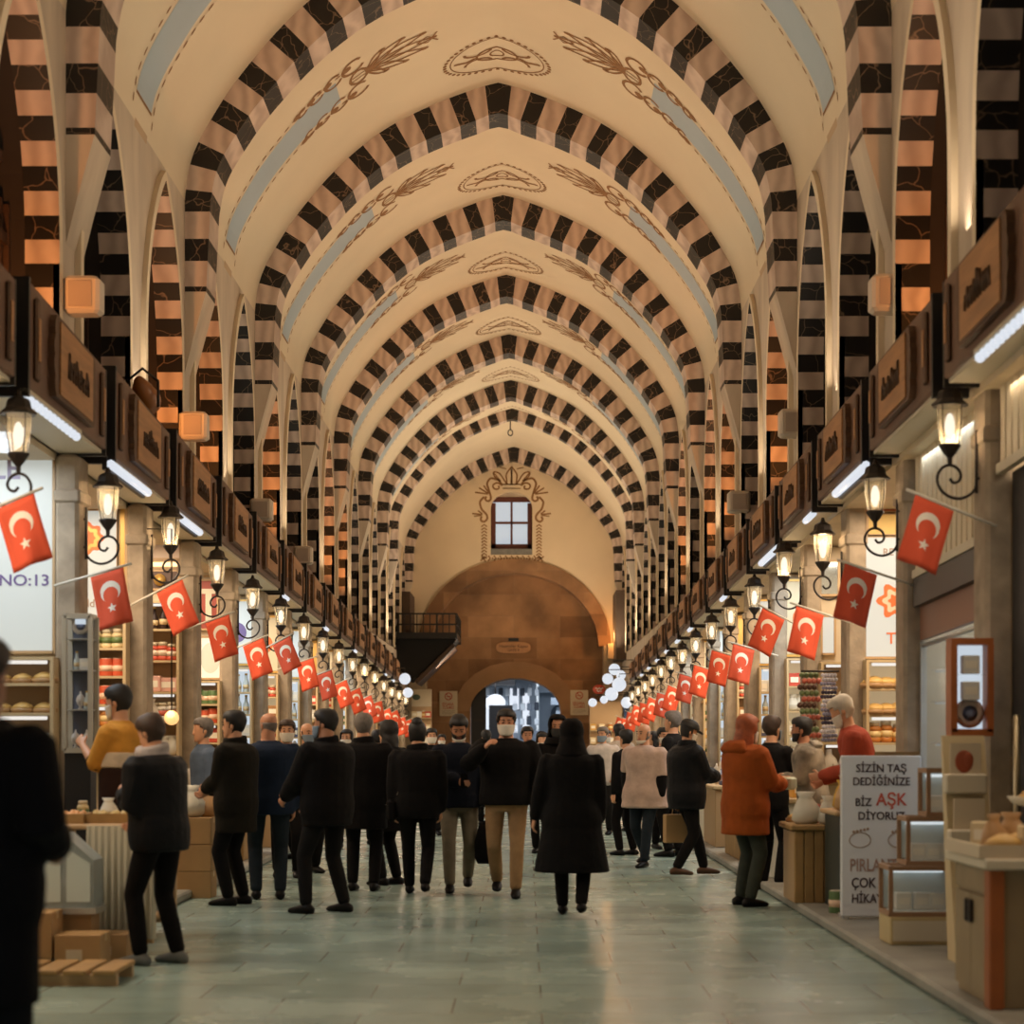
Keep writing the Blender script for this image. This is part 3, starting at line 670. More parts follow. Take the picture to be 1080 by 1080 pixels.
def make_sign(sg, h, dots, seed):
    # local frame: x is away from the wall (0 = front face of the board), y along the wall, z up
    o = lambda name, b, m, p=None: b.obj(name, m, p)
    t = bpy.data.objects.new('shop_sign', None); COL.objects.link(t); t.empty_display_size = .1
    q = -sg                                                # outward direction
    X = lambda d: q*d
    b = MB(); b.bbox(X(-0.05), X(0), 0, 2.44, 0, h, 0.012); b.box(X(-0.34), X(-0.05), 0.04, 2.40, h-0.05, h-0.02); o('board', b, M_SIGN, t)
    b = MB(); b.box(X(-0.50), X(0.012), -0.05, 0.0, -0.06, h+0.01); o('end_panel', b, M_BLACK, t)
    b = MB(); b.box(X(-0.5), X(0.0), 2.44, 2.47, -0.05, h); o('far_panel', b, M_BLACK, t)
    b = MB(); b.box(X(-0.40), X(-0.03), 0.02, 2.42, -0.03, 0.0); o('soffit', b, M_CREAM, t)
    # scalloped plaque
    pw, ph = 0.60, h*0.40; cy, cz = 1.20, h*0.50; pl = []
    for k in range(7): pl.append((cy-pw+2*pw*k/6, cz-ph))
    for k in range(1, 12): u = k/12; pl.append((cy+pw+0.05*math.sin(PI*u)+0.025*abs(math.sin(4*PI*u)), cz-ph+2*ph*u))
    for k in range(7): pl.append((cy+pw-2*pw*k/6, cz+ph))
    for k in range(1, 12): u = k/12; pl.append((cy-pw-0.05*math.sin(PI*u)-0.025*abs(math.sin(4*PI*u)), cz+ph-2*ph*u))
    if q < 0: pl = list(reversed(pl))
    b = MB(); b.prism(pl, lambda u, w, d: (X(d), u, w), 0.0, 0.05); pq = o('plaque', b, M_CARVE, t)
    b = MB(); b.box(X(0.05), X(0.062), cy-pw*.86, cy+pw*.86, cz-ph*.9, cz+ph*.9); o('field', b, M_PLAQ, pq)
    b = squiggle(pw*1.0, ph*0.7, seed); l = o('lettering', b, M_CARVE, pq); l.location = (X(0.066), cy, cz)
    for y in (0.17, 2.25):
        b = MB(); b.bbox(X(0), X(0.03), y-0.05, y+0.05, h*.12, h*.88, 0.02); e = o('end_ornament', b, M_CARVE, t)
        b = MB(); b.bbox(X(0.03), X(0.04), y-0.03, y+0.03, h*.3, h*.7, 0.02); o('boss', b, M_PLAQ, e)
    if dots == 1:
        for k in range(13):
            b = MB(); b.ball((X(-0.02), 0.0+0.125*k, -0.06), 0.036, n=8, m=6); o('bulb', b, M_LED, t)
        b = MB(); b.box(X(-0.05), X(0.01), -0.05, 1.55, -0.03, 0.0); o('bulb_strip', b, M_CREAM, t)
    elif dots == 2:
        b = MB(); b.tube([(X(-0.02), -0.08, -0.07), (X(-0.02), 1.5, -0.07)], 0.04, 8); o('light_tube', b, M_LED, t)
        b = MB(); b.box(X(-0.09), X(-0.05), -0.1, 1.52, -0.12, 0.0); o('tube_housing', b, M_BLACK, t)
    elif dots == 3:
        b = MB(); b.tube([(X(-0.02), 0.05, -0.06), (X(-0.02), 0.6, -0.06)], 0.035, 8); o('light_tube', b, M_LED, t)
    if sg < 0:                                             # the left boards get lower towards their far end
        for c in t.children_recursive:
            oy, oz = c.location.y, c.location.z
            for v in c.data.vertices:
                z = v.co.z+oz
                if z > 0: v.co.z = z*(1-.13*max(0, min(2.44, v.co.y+oy))/2.44)-oz
    return t
LEDL = {-1: 1, 0: 1, 1: 2, 2: 2, 5: 3, 7: 3, 9: 3, 10: 3, 11: 3, 12: 3, 13: 3}
LEDR = {-1: 1, 1: 2, 2: 3, 3: 2, 5: 3, 7: 3, 8: 3, 9: 3, 10: 3, 11: 3, 12: 3}
DOT = {0: 'unlit underneath', 1: 'with a row of bulbs beneath', 2: 'with a white light tube beneath', 3: 'with a short lamp beneath'}
for sg in (-1, 1):
    for k in range(-1, 14):
        y = PK(k)+0.04; h = (0.80 if sg < 0 else 0.69)-0.004*(y-13)
        d = (LEDL if sg < 0 else LEDR).get(k, 0)
        t = make_sign(sg, h, d, 100*k+sg)
        t.location = (-3.18 if sg < 0 else 3.35, y, (4.05 if sg < 0 else 4.04)+zs(y)); t.rotation_euler = (SL, 0, 0)
        i = k+1 if sg > 0 else k+1
        tag(t, '%s brown shop sign board on the %s side, %s' % (ORD[i], 'left' if sg < 0 else 'right', DOT[d]), 'sign', 'shop signs along the %s fascia' % ('left' if sg < 0 else 'right'))
# lanterns
def make_lantern():
    t = bpy.data.objects.new('wall_lantern', None); COL.objects.link(t)
    b = MB(); b.lathe([(0.150, -0.105), (0.155, -0.09), (0.11, -0.05), (0.10, 0.0), (0.09, 0.02), (0.03, 0.05), (0.015, 0.1), (0.0, 0.1)], n=8, smooth=False); b.obj('cap', M_IRON, t)
    b = MB(); b.lathe([(0.108, -0.105), (0.105, -0.25), (0.075, -0.42)], n=8, smooth=False); b.obj('glass', M_GLASS, t)
    b = MB()
    for i in range(4):
        a = PI/4+PI/2*i; b.tube([(0.112*math.cos(a), 0.112*math.sin(a), -0.1), (0.108*math.cos(a), 0.108*math.sin(a), -0.25), (0.078*math.cos(a), 0.078*math.sin(a), -0.42)], 0.006, 4)
    b.obj('glazing_bar', M_IRON, t)
    b = MB(); b.ball((0, 0, -0.27), 0.042, 0.042, 0.11); b.obj('bulb', M_BULB, t)
    b = MB(); b.lathe([(0.09, -0.42), (0.092, -0.435), (0.055, -0.49), (0.022, -0.53), (0.018, -0.59)], n=8, smooth=False); b.obj('base_cone', M_IRON, t)
    b = MB(); b.tube(smooth2(resample3([(0, 0, -.70), (-.03, 0, -.735), (-.075, 0, -.72), (-.09, 0, -.67), (-.06, 0, -.615), (0, 0, -.59), (.06, 0, -.61), (.10, 0, -.67), (.10, 0, -.74), (.06, 0, -.81), (-.01, 0, -.855), (-.09, 0, -.865), (-.17, 0, -.83), (-.215, 0, -.77), (-.22, 0, -.70)]), 0), 0.013, 6)
    b.obj('scroll_bracket', M_IRON, t)
    b = MB(); b.tube([(-.22, 0, -.82), (-.22, 0, -.30)], 0.013, 6)
    for z in (-.42, -.70): b.tube([(-.22, 0, z), (-.30, 0, z)], 0.012, 6)
    b.obj('wall_rod', M_IRON, t)
    return t
def resample3(pts):
    out = []
    for i in range(len(pts)-1):
        p0 = pts[max(0, i-1)]; p1 = pts[i]; p2 = pts[i+1]; p3 = pts[min(len(pts)-1, i+2)]
        for j in range(4):
            u = j/4; out.append(tuple(0.5*((2*b)+(-a+c)*u+(2*a-5*b+4*c-d)*u*u+(-a+3*b-3*c+d)*u**3) for a, b, c, d in zip(p0, p1, p2, p3)))
    out.append(pts[-1]); return out
_s2 = smooth2
def smooth2(pts, it=3): return pts if it == 0 else _s2(pts, it)
lan = make_lantern(); first = True
def cloth(u, v, d, L=0.29, H=0.445, sway=0.0):
    # u along the pole, v down the cloth
    px_, pz = 0.92*L*u, 0.40*L*u
    return (px_+0.125*v+sway*v*v, d+0.025*math.sin(5*u+3*v)*v+0.02*math.sin(9*u)*v, pz-H*v)
def make_flag(sway):
    t = bpy.data.objects.new('flag', None); COL.objects.link(t)
    b = MB(); b.tube([(-0.30, 0.0, -0.105), (0.33, 0.0, 0.152)], 0.011, 6); b.obj('pole', M_POLE, t)
    b = MB(); n, m = 8, 10; v = []
    for d in (-0.002, 0.002):
        for j in range(m+1):
            for i in range(n+1): v.append(cloth(i/n, j/m, d, sway=sway))
    f = []; N = (n+1)*(m+1)
    for j in range(m):
        for i in range(n):
            a = j*(n+1)+i; f += [(a, a+1, a+n+2, a+n+1), (N+a, N+a+n+1, N+a+n+2, N+a+1)]
    for i in range(n): f += [(i, N+i, N+i+1, i+1), (m*(n+1)+i, m*(n+1)+i+1, N+m*(n+1)+i+1, N+m*(n+1)+i)]
    for j in range(m): a = j*(n+1); f += [(a, a+n+1, N+a+n+1, N+a), (a+n, N+a+n, N+a+2*n+1, a+2*n+1)]
    b.add(v, f, 0, True); c = b.obj('cloth', M_FLAG, t)
    b = MB()
    for d in (-0.0035, 0.0035):
        A = 0.29/0.47
        cr = []; n = 22
        for k in range(n+1): a = 0.72+PI/2+(2*PI-1.44)*k/n; cr.append((.5+.31*math.cos(a-PI), .36-.31*A*math.sin(a-PI)))
        inn = []
        for k in range(n+1): a = 0.95+PI/2+(2*PI-1.9)*k/n; inn.append((.5+.235*math.cos(a-PI), .36+.062-.235*A*math.sin(a-PI)))
        pr = list(zip(cr, inn))
        b.add([cloth(u, w, d, sway=sway) for p in pr for u, w in p], [(2*k, 2*k+1, 2*k+3, 2*k+2) for k in range(n)])
    b.obj('crescent', M_WHITE, c)
    b = MB()
    for d in (-0.0035, 0.0035):
        st = [(.5+(.15 if k % 2 == 0 else .062)*math.sin(PI*k/5), .665-(.15 if k % 2 == 0 else .062)*math.cos(PI*k/5)*0.29/0.47) for k in range(10)]
        b.add([cloth(.5, .665, d, sway=sway)]+[cloth(u, w, d, sway=sway) for u, w in st], [(0, 1+k, 1+(k+1) % 10) for k in range(10)])
    b.obj('star', M_WHITE, c)
    return t
flg = make_flag(0.0); rf = random.Random(5)
def mirror_x(root):                                        # mirrored copy for the right-hand wall
    r = root.copy(); COL.objects.link(r)
    def cp(o, par):
        c = o.copy(); c.data = o.data.copy(); COL.objects.link(c); c.parent = par
        for v in c.data.vertices: v.co.x = -v.co.x
        c.data.flip_normals()
        for ch in o.children: cp(ch, c)
    for ch in root.children: cp(ch, r)
    return r
lanR = mirror_x(lan); flgR = mirror_x(flg)
for sg, lp, fp, X in ((-1, lan, flg, LX), (1, lanR, flgR, RX)):
    for k in range(0, 16):
        y = PK(k)-0.19; sd = 'left' if sg < 0 else 'right'
        o = lp if k == 0 else dup(lp, (0, 0, 0))
        jl = ((0, -.07, .07, -.02, -.05) if sg < 0 else (.06, 0, -.1, .07, -.03)); o.scale = (.86,)*3
        pl = bpy.data.lights.new('lantern_light', 'POINT'); pl.energy = 8; pl.color = (1, .72, .42); pl.shadow_soft_size = .05; po = bpy.data.objects.new('lantern_light', pl); COL.objects.link(po); po.location = (X-sg*0.21-sg*.0, y-.0, 3.66+zs(y))
        o.location = (X-sg*0.21, y, 3.91+zs(y)+(jl[k] if k < 5 else rf.uniform(-.05, .05)))
        tag(o, '%s black wall lantern with scrolled bracket on the %s row of pilasters' % (ORD[k], sd), 'lantern', 'lanterns along the %s pilasters' % sd)
        o = fp if k == 0 else dup(fp, (0, 0, 0))
        fl_ = (3.12, 2.90, 2.99, 2.87, 2.75, 2.91, 2.76, 2.67) if sg < 0 else (3.11, 2.92, 2.77, 2.91, 2.70)
        dx = rf.uniform(-.05, .05) if k else 0; dz = rf.uniform(-.07, .05) if k else 0
        o.location = ((X+0.12 if sg < 0 else X-0.36+0.12)-0*dx, y-0.25, fl_[k] if k < len(fl_) else 2.97-.022*(y-15.6)+dz); o.rotation_euler = (0, (-1 if sg > 0 else 1)*rf.uniform(-.1, .12)*(1 if k else 0), 0)
        tag(o, '%s red crescent flag hanging from the %s row of pilasters' % (ORD[k], sd), 'flag', 'flags along the %s pilasters' % sd)
# small white loudspeakers on the piers, and a spotlight
def speaker(name, pxx, pyy, Yd, sg, label):
    x, z = px(pxx, pyy, Yd); t = thing('wall_speaker', label, 'loudspeaker', (x, Yd, z), 0, 'white wall loudspeakers')
    b = MB(); b.bbox(-0.16, 0.16, -0.12, 0.12, -0.16, 0.16, 0.03); b.obj('case', mat('speaker_white', (0.66, 0.56, 0.46), .6), t)
    b = MB(); b.box(-0.10, 0.10, -0.135, -0.12, -0.11, 0.11); b.obj('grille', mat('speaker_grille', (0.48, 0.38, 0.31), .8), t)
    b = MB(); b.box(sg*0.0, sg*0.45, -0.02, 0.04, -0.03, 0.03); b.obj('bracket', M_IRON, t)
speaker('a', 88, 313, 15.9, -1, 'white loudspeaker on the nearest left pier above the signs'); speaker('b', 205, 450, 21.2, -1, 'white loudspeaker on the second left pier above the signs')
speaker('c', 276, 538, 26.8, -1, 'white loudspeaker on the third left pier above the signs'); speaker('d', 320, 586, 31.9, -1, 'white loudspeaker farthest along the left piers')
speaker('e', 937, 311, 15.9, 1, 'white loudspeaker on the nearest right pier above the signs'); speaker('f', 836, 447, 21.4, 1, 'white loudspeaker on the second right pier above the signs'); speaker('g', 779, 530, 26.9, 1, 'white loudspeaker on the third right pier above the signs')
x, z = px(158, 447, 17.6)
t = thing('spotlight', 'amber spotlight standing on top of the third left sign board', 'spotlight', (x-.08, 17.6, 4.86))
b = MB(); b.loft([((0, -0.10, .05), Vector((1, 0, 0)), Vector((0, 0, 1)), .06, .07), ((0, .1, -.02), Vector((1, 0, 0)), Vector((0, 0, 1)), .12, .13), ((0, .22, -.06), Vector((1, 0, 0)), Vector((0, 0, 1)), .15, .15)], 12); b.obj('housing', mat('amber_housing', (.30, .10, .02), .4), t)
b = MB(); b.tube([(-.15, .05, -.15), (-.15, .05, .1), (.0, .05, .22), (.15, .05, .1), (.15, .05, -.15)], .015); b.obj('yoke', M_BLACK, t)
# orange uplights inside some niches (lamps standing on the niche sills)
for sg, ms in ((-1, (2, 4, 5, 7, 10, 11)), (1, (2, 5, 7, 8, 10))):
    for j in ms:
        y = 4.87+2.8*(j+1)+1.4
        l = bpy.data.lights.new('niche_lamp', 'SPOT'); l.energy = 130; l.color = (1.0, 0.36, 0.09); l.spot_size = 2.0; l.shadow_soft_size = 0.06; l.spot_blend = .6
        o = bpy.data.objects.new('niche_lamp', l); COL.objects.link(o); o.location = (sg*(HW+0.12), y-0.5, NSILL+0.25); aim(o, (0, 0.55, 1))
# ------------------------------------------------------------------ shop fittings and goods
def cm(name, rgb, rough=.5, **k): return mat(name, srgb(*rgb), rough, **k)
M_LITW = mat('lit_white_panel', (.30, .30, .28), .5, emit=(0.80, 0.86, 0.82), es=0.46)
M_LITC = mat('lit_cream_panel', (.4, .34, .22), .5, emit=(0.95, 0.74, 0.44), es=0.34)
M_LITB = mat('lit_blue_panel', (.2, .2, .2), .5, emit=(0.70, 0.80, 0.90), es=0.75)
M_GOLD = mat('gold_trim', (.55, .33, .09), .35, metal=.4)
M_SHELF = cm('shelf_board', (190, 165, 125)); M_SHELFB = cm('shelf_back', (180, 148, 108))
M_TUBE = mat('shelf_lamp', (.1, .1, .1), .4, emit=(.85, .80, .74), es=1.0)
M_LILAC = cm('lilac_letter', (105, 85, 130)); M_ORANGE = cm('orange_ornament', (215, 110, 55))
M_SLAT = mat('cream_slats', (.68, .58, .41), .6)
M_CARD = cm('cardboard', (176, 140, 95), .8, var=.15); M_CRATE = cm('crate_wood', (165, 130, 80), .7, var=.3, vscale=6)
M_STEEL = mat('steel_frame', (.55, .55, .53), .3, metal=.7); M_FRAMEW = cm('amber_wood', (170, 95, 45), .5, var=.25)
M_PLW = cm('white_enamel', (215, 215, 205), .4)
PROTO = {}
def proto(kind):
    if kind in PROTO: return PROTO[kind]
    b = MB(); mats = []
    def c(*rgb): 
        m = cm('c_%d_%d_%d' % rgb, rgb); 
        if m not in mats: mats.append(m)
        return mats.index(m)
    if kind.startswith('jar_'):
        col = {'cream': ((205, 185, 140), (90, 110, 60)), 'red': ((190, 75, 50), (215, 190, 165)), 'amber': ((190, 120, 50), (230, 200, 140)), 'white': ((215, 205, 190), (190, 90, 70))}[kind[4:]]
        a, l = c(*col[0]), c(*col[1])
        b.lathe([(.055, 0), (.065, .01), (.065, .05)], n=12, mi=a); b.lathe([(.067, .05), (.067, .11)], n=12, mi=l); b.lathe([(.065, .11), (.062, .14), (.045, .16)], n=12, mi=a); b.lathe([(.05, .16), (.05, .195), (.045, .2)], n=12, mi=c(205, 190, 160))
    elif kind.startswith('can_'):
        a = c(*{'red': (200, 85, 50), 'green': (90, 115, 70)}[kind[4:]]); b.lathe([(.07, 0), (.072, .01), (.072, .17), (.07, .18)], n=12, mi=a); b.lathe([(.06, .18), (.06, .186)], n=12, mi=c(200, 190, 170)); b.lathe([(.0725, .05), (.0725, .11)], n=12, mi=c(225, 190, 160))
    elif kind.startswith('box_'):
        a = c(*{'pink': (215, 165, 150), 'white': (220, 215, 205), 'brown': (160, 115, 70), 'gold': (205, 160, 80), 'red': (185, 70, 50), 'blue': (95, 100, 130), 'cream': (215, 195, 155)}[kind[4:]])
        b.bbox(-.08, .08, -.05, .05, 0, .17, .008, a); b.box(-.055, .055, -.053, -.05, .05, .12, c(235, 225, 205))
    elif kind.startswith('bottle_'):
        a = c(*{'dark': (45, 25, 18), 'green': (70, 85, 50), 'clear': (190, 200, 200)}[kind[7:]])
        b.lathe([(.04, 0), (.045, .01), (.045, .14), (.02, .19), (.016, .25)], n=10, mi=a); b.lathe([(.02, .25), (.02, .275)], n=10, mi=c(200, 160, 80)); b.lathe([(.0465, .05), (.0465, .11)], n=10, mi=c(210, 185, 140))
    elif kind.startswith('bag_'):
        a = c(*{'white': (205, 200, 185), 'yellow': (205, 160, 50), 'kraft': (180, 140, 95), 'green': (120, 150, 110)}[kind[4:]])
        X, Y = Vector((1, 0, 0)), Vector((0, 1, 0))
        b.loft([((0, 0, 0), X, Y, .07, .05), ((0, 0, .03), X, Y, .10, .075), ((.01, 0, .11), X, Y, .095, .07), ((0, .01, .17), X, Y, .06, .035), ((0, 0, .19), X, Y, .045, .018), ((0, 0, .23), X, Y, .07, .02)], 12, a)
    elif kind == 'vase':
        b.lathe([(.07, 0), (.08, .02), (.05, .08), (.10, .25), (.115, .36), (.09, .45), (.05, .50), (.055, .54), (.07, .56)], n=14, mi=c(200, 185, 165)); b.lathe([(.116, .30), (.118, .33), (.116, .38)], n=14, mi=c(140, 90, 70))
    elif kind == 'bust':
        X, Y = Vector((1, 0, 0)), Vector((0, 1, 0)); b.loft([((0, 0, 0), X, Y, .10, .04), ((0, 0, .12), X, Y, .12, .055), ((0, 0, .20), X, Y, .09, .05), ((0, 0, .25), X, Y, .04, .035), ((0, .0, .31), X, Y, .035, .03)], 12, c(215, 205, 190))
        b.tube([(.055*math.cos(a), -.058, .14+.075*math.sin(a)) for a in [PI+k*PI/8 for k in range(9)]], .007, mi=c(150, 130, 100))
    elif kind == 'plate':
        b.lathe([(.0, 0), (.10, .012), (.14, .03)], n=16, mi=c(210, 200, 190), axis='Y'); b.lathe([(.0, -.002), (.07, .004)], n=16, mi=c(120, 130, 160), axis='Y')
    elif kind == 'heap':
        b.lathe([(.14, 0), (.15, .05)], n=14, mi=c(170, 130, 85)); b.lathe([(.14, .05), (.10, .09), (.04, .12), (0.005, .125)], n=14, mi=c(205, 165, 95))
    elif kind == 'garland':
        for k in range(12): b.ball((.03*math.sin(k*2.1), .02*math.cos(k*1.7), -.07*k), .035, n=6, m=5, mi=c(*((110, 125, 80), (190, 100, 80), (90, 60, 45))[k % 3]))
    elif kind == 'chain':
        for k in range(16): b.ball((.012*math.sin(k*2.3), .01*math.cos(k*1.7), -.045*k), .022, n=6, m=5, mi=c(*((220, 220, 235), (150, 150, 180), (70, 65, 90))[(k//2) % 3]))
    elif kind == 'globe_silver':
        b.lathe([(.05, 0), (.05, .02), (.02, .04), (.06, .1), (.085, .17), (.06, .24), (.02, .28), (.015, .33)], n=12, mi=c(200, 195, 190))
    me = b.mesh(kind, mats); PROTO[kind] = me
    return me
NICE = {'jar': 'jar', 'can': 'tin_can', 'box': 'carton', 'bottle': 'bottle', 'bag': 'sack', 'vase': 'vase', 'bust': 'necklace_bust', 'plate': 'plate', 'heap': 'spice_bowl', 'garland': 'dried_garland', 'chain': 'bead_strand', 'globe': 'silver_pot'}
def item(kind, loc, label, group, scale=1.0, rz=0.0):
    base = kind.split('_')[0]; scale *= .82 if kind == 'globe_silver' else .92 if kind == 'heap' else 1; o = link(NICE[base], proto(kind), None, loc); o.scale = (scale,)*3; o.rotation_euler = (0, 0, rz)
    return tag(o, label, NICE[base].replace('_', ' '), group)
DESC = {'jar_cream': 'cream jar with green label', 'jar_red': 'red jar with pale label', 'jar_amber': 'amber jar with pale label', 'jar_white': 'white jar with red label', 'can_red': 'orange red tin can', 'can_green': 'green tin can', 'box_pink': 'pink carton', 'box_white': 'white carton',
        'box_brown': 'brown carton', 'box_gold': 'golden carton', 'box_red': 'red carton', 'box_blue': 'blue grey carton', 'box_cream': 'cream carton', 'bottle_dark': 'dark bottle', 'bottle_green': 'green bottle', 'bottle_clear': 'clear bottle', 'bag_white': 'white tied sack', 'bag_yellow': 'yellow packet', 'bag_kraft': 'kraft paper bag', 'bag_green': 'pale green packet',
        'vase': 'pale vase', 'bust': 'cream necklace bust', 'plate': 'painted plate', 'heap': 'bowl heaped with spice', 'garland': 'dried pepper garland', 'chain': 'silver bead strand', 'globe_silver': 'silver pot'}
ri = random.Random(11)
def SD(sg): return 'left' if sg < 0 else 'right'
def shop_name(sg, k): return '%s %s shop' % (ORD[k], SD(sg))
def yface(k): return PK(k+1)-0.31
def lit_panel(name, sg, k, x0, x1, y0, y1, m, label, cat='sign', extra=None, th=0.04, dy=0.0):
    Y = yface(k)-dy; xa, za = px(x0, y0, Y); xb, zb = px(x1, y1, Y)
    t = thing(name, label, cat, ((xa+xb)/2, Y, zb)); w = abs(xb-xa)/2; h = za-zb
    b = MB(); b.bbox(-w, w, -th, 0.0, 0, h, 0.015); b.obj('panel', m, t)
    b = MB()
    for u in (-w, w): b.box(u-.012, u+.012, -th-.008, 0, -.012, h+.012)
    for z in (0, h): b.box(-w, w, -th-.008, 0, z-.012, z+.012)
    b.obj('frame', M_SHELFB, t)
    return t, w, h, Y, th
def shelf_unit(sg, k, z0, z1, zsh, kinds, x_in=0.16, width=0.75, lamp=True, mback=None, n=4, sc=1.0, depth=0.26):
    # a shelf case standing against the far partition of the shop, facing the camera
    X = LX if sg < 0 else RX; Y = yface(k)-0.012; x0 = X+sg*x_in; x1 = X+sg*(x_in+width)
    t = thing('shelf_case', 'lit shelf case against the end wall inside the %s' % shop_name(sg, k), 'shelf', ((x0+x1)/2, Y, z0), 0, 'shelf cases in the shops')
    w = width/2; h = z1-z0
    b = MB(); b.box(-w, w, -.02, 0, 0, h); b.obj('back_panel', mback or M_SHELFB, t)
    for s in (-1, 1):
        b = MB(); b.box(s*w, s*(w-.03), -depth, -.02, 0, h); b.obj('side_panel', M_SHELF, t)
    lev = [z-z0 for z in zsh]
    for z in lev+[h]:
        b = MB(); b.box(-w+.03, w-.03, -depth, -.02, z-.025, z); b.obj('shelf', M_SHELF, t)
    if lamp:
        for z in (h,)+((lev[len(lev)//2],) if len(lev) > 2 else ()):
            b = MB(); b.tube([(-w+.06, -depth+.03, z-.045), (w-.06, -depth+.03, z-.045)], .016, 6); b.obj('shelf_lamp', M_TUBE, t)
    for z, kind in zip(zsh, kinds):
        if not kind: continue
        for i in range(n):
            xx = (x0+x1)/2+(-w+.10)+(2*w-.2)*i/max(1, n-1)
            kd = kind if isinstance(kind, str) else kind[i % len(kind)]
            item(kd, (xx, Y-.15+ri.uniform(-.02, .02), z), '%s on the shelves of the %s' % (DESC[kd], shop_name(sg, k)), '%ss in the %s' % (DESC[kd], shop_name(sg, k)), sc*ri.uniform(.92, 1.08), ri.uniform(-.2, .2))
    return t
# ---- left shops
t, w, h, Y, th = lit_panel('lit_sign', -1, 0, -30, 58, 462, 688, M_LITW, 'white backlit sign panel reading NO:13 at the nearest left shop')
x, z = px(27, 613, Y); text('lettering', 'NO:13', 0.135, M_LILAC, t, (x-t.location.x, -th-.004, z-t.location.z), xs=1.15)
x, z = px(10, 496, Y); text('lettering', 'LE', 0.26, mat('pale_lilac', srgb(150, 140, 165), .5), t, (x-t.location.x-.02, -th-.004, z-t.location.z))
shelf_unit(-1, 0, 0.9, 2.22, [1.05, 1.4, 1.75, 2.0], ['jar_amber', 'bag_white', 'heap', 'heap'], n=4, sc=.8)
x, z = px(4, 455, 14.6); t = thing('globe_lamp', 'large glowing white globe lamp hanging in the nearest left shop', 'lamp', (x, 14.6, z))
b = MB(); b.ball((0, 0, 0), .17, n=18, m=12); b.obj('globe', mat('globe_glow', (.9, .95, 1), .3, emit=(.66, .72, .80), es=1.0), t)
b = MB(); b.tube([(0, 0, .17), (0, 0, 3.86-z)], .012); b.obj('stem', M_IRON, t)
t, w, h, Y, th = lit_panel('lit_sign', -1, 1, 84, 125, 538, 652, M_LITW, 'white sign panel with orange medallion in the second left shop')
b = MB(); x, z = px(94, 568, Y); c0 = (x-t.location.x, z-t.location.z)
for r, m_ in ((.15, 0), (.11, 1), (.07, 0)): b.add([(c0[0]+r*(1+.12*math.cos(8*a))*math.cos(a), -th-.003-.002*(.15-r)*30, c0[1]+r*(1+.12*math.cos(8*a))*math.sin(a)) for a in [2*PI*i/40 for i in range(40)]], [tuple(range(40))], m_)
b.obj('medallion', [M_ORANGE, M_GOLD], t); x, z = px(97, 637, Y); text('lettering', 'ld', .11, M_GREYI, t, (x-t.location.x, -th-.003, z-t.location.z))
lit_panel('door_surround', -1, 1, 84, 134, 510, 536, M_CREAM, 'cream and gold door head above the medallion panel', 'panel')
t, w, h, Y, th = lit_panel('gilt_strip', -1, 1, 126, 134, 520, 655, M_GOLD, 'upright gilt moulding beside the medallion panel', 'moulding')
shelf_unit(-1, 1, 1.2, 2.75, [1.35, 1.66, 1.88, 2.16, 2.44], ['box_gold', 'jar_amber', 'can_red', 'can_red', 'jar_cream'], x_in=.16, width=.42, n=3)
x, z = px(85, 790, 14.9); t = thing('display_cabinet', 'slim silver framed glass display cabinet beside the nearest left pilaster', 'cabinet', (x, 14.9, 0.085))
ch = 2.43; hw = .105
b = MB()
for u in (-hw, hw): b.box(u-.018, u+.018, -.12, -.09, 1.35, ch); b.box(u-.018, u+.018, .09, .12, 1.35, ch)
for z in (1.35, ch): b.box(-hw, hw, -.12, .12, z-.02, z+.02)
b.obj('frame', mat('champagne_frame', (.48, .44, .36), .4, metal=.3), t)
b = MB(); b.box(-hw, hw, -.1, .1, 0, 1.33); b.obj('base', M_BLACK, t)
for z in (1.68, 2.0, 2.25):
    b = MB(); b.box(-hw, hw, -.1, .1, z-.008, z); b.obj('shelf', M_STEEL, t)
b = MB(); b.box(-hw, hw, .1, .11, 1.35, ch); b.obj('back_panel', mat('slate_back', (.10, .11, .15), .5), t)
b = MB(); b.box(-.04, .04, -.02, .08, ch-.06, ch-.02); b.obj('lamp', M_LITB, t)
for i, (u, z, kd) in enumerate(((-.04, 1.455, 'globe_silver'), (.05, 1.455, 'globe_silver'), (0, 1.765, 'globe_silver'), (.05, 1.765, 'bottle_clear'), (-.03, 2.085, 'bottle_clear'), (.04, 2.085, 'box_white'), (0, 2.335, 'plate'))):
    item(kd, (t.location.x+u, 14.9, z+ (0.11 if kd == 'plate' else 0)), '%s inside the slim silver framed cabinet' % DESC[kd], '%ss in the slim cabinet' % DESC[kd], .55)
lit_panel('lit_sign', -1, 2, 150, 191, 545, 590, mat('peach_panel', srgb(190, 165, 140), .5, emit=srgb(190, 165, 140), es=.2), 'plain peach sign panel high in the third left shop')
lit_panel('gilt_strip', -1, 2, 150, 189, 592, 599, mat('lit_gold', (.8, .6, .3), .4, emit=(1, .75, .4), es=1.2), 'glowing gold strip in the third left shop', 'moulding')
t, w, h, Y, th = lit_panel('arch_panel', -1, 2, 150, 189, 602, 622, mat('brown_arch', srgb(80, 55, 42), .5), 'dark panel with gold disc in the third left shop', 'panel')
b = MB(); b.lathe([(.07, 0), (.06, .02), (0.0, .025)], (0.0, -th-.025, h*.5), n=16, axis='Y'); b.obj('disc', M_GOLD, t)
shelf_unit(-1, 2, 1.2, 3.12, [1.35, 1.75, 2.08, 2.44, 2.80], ['bag_white', 'jar_white', 'box_pink', 'jar_red', 'bottle_dark'], x_in=.16, width=.5, n=4)
item('vase', (px(158, 740, 20.3)[0], 20.3, 1.42), 'tall pale vase on a plinth at the third left shop', None, 1.0)
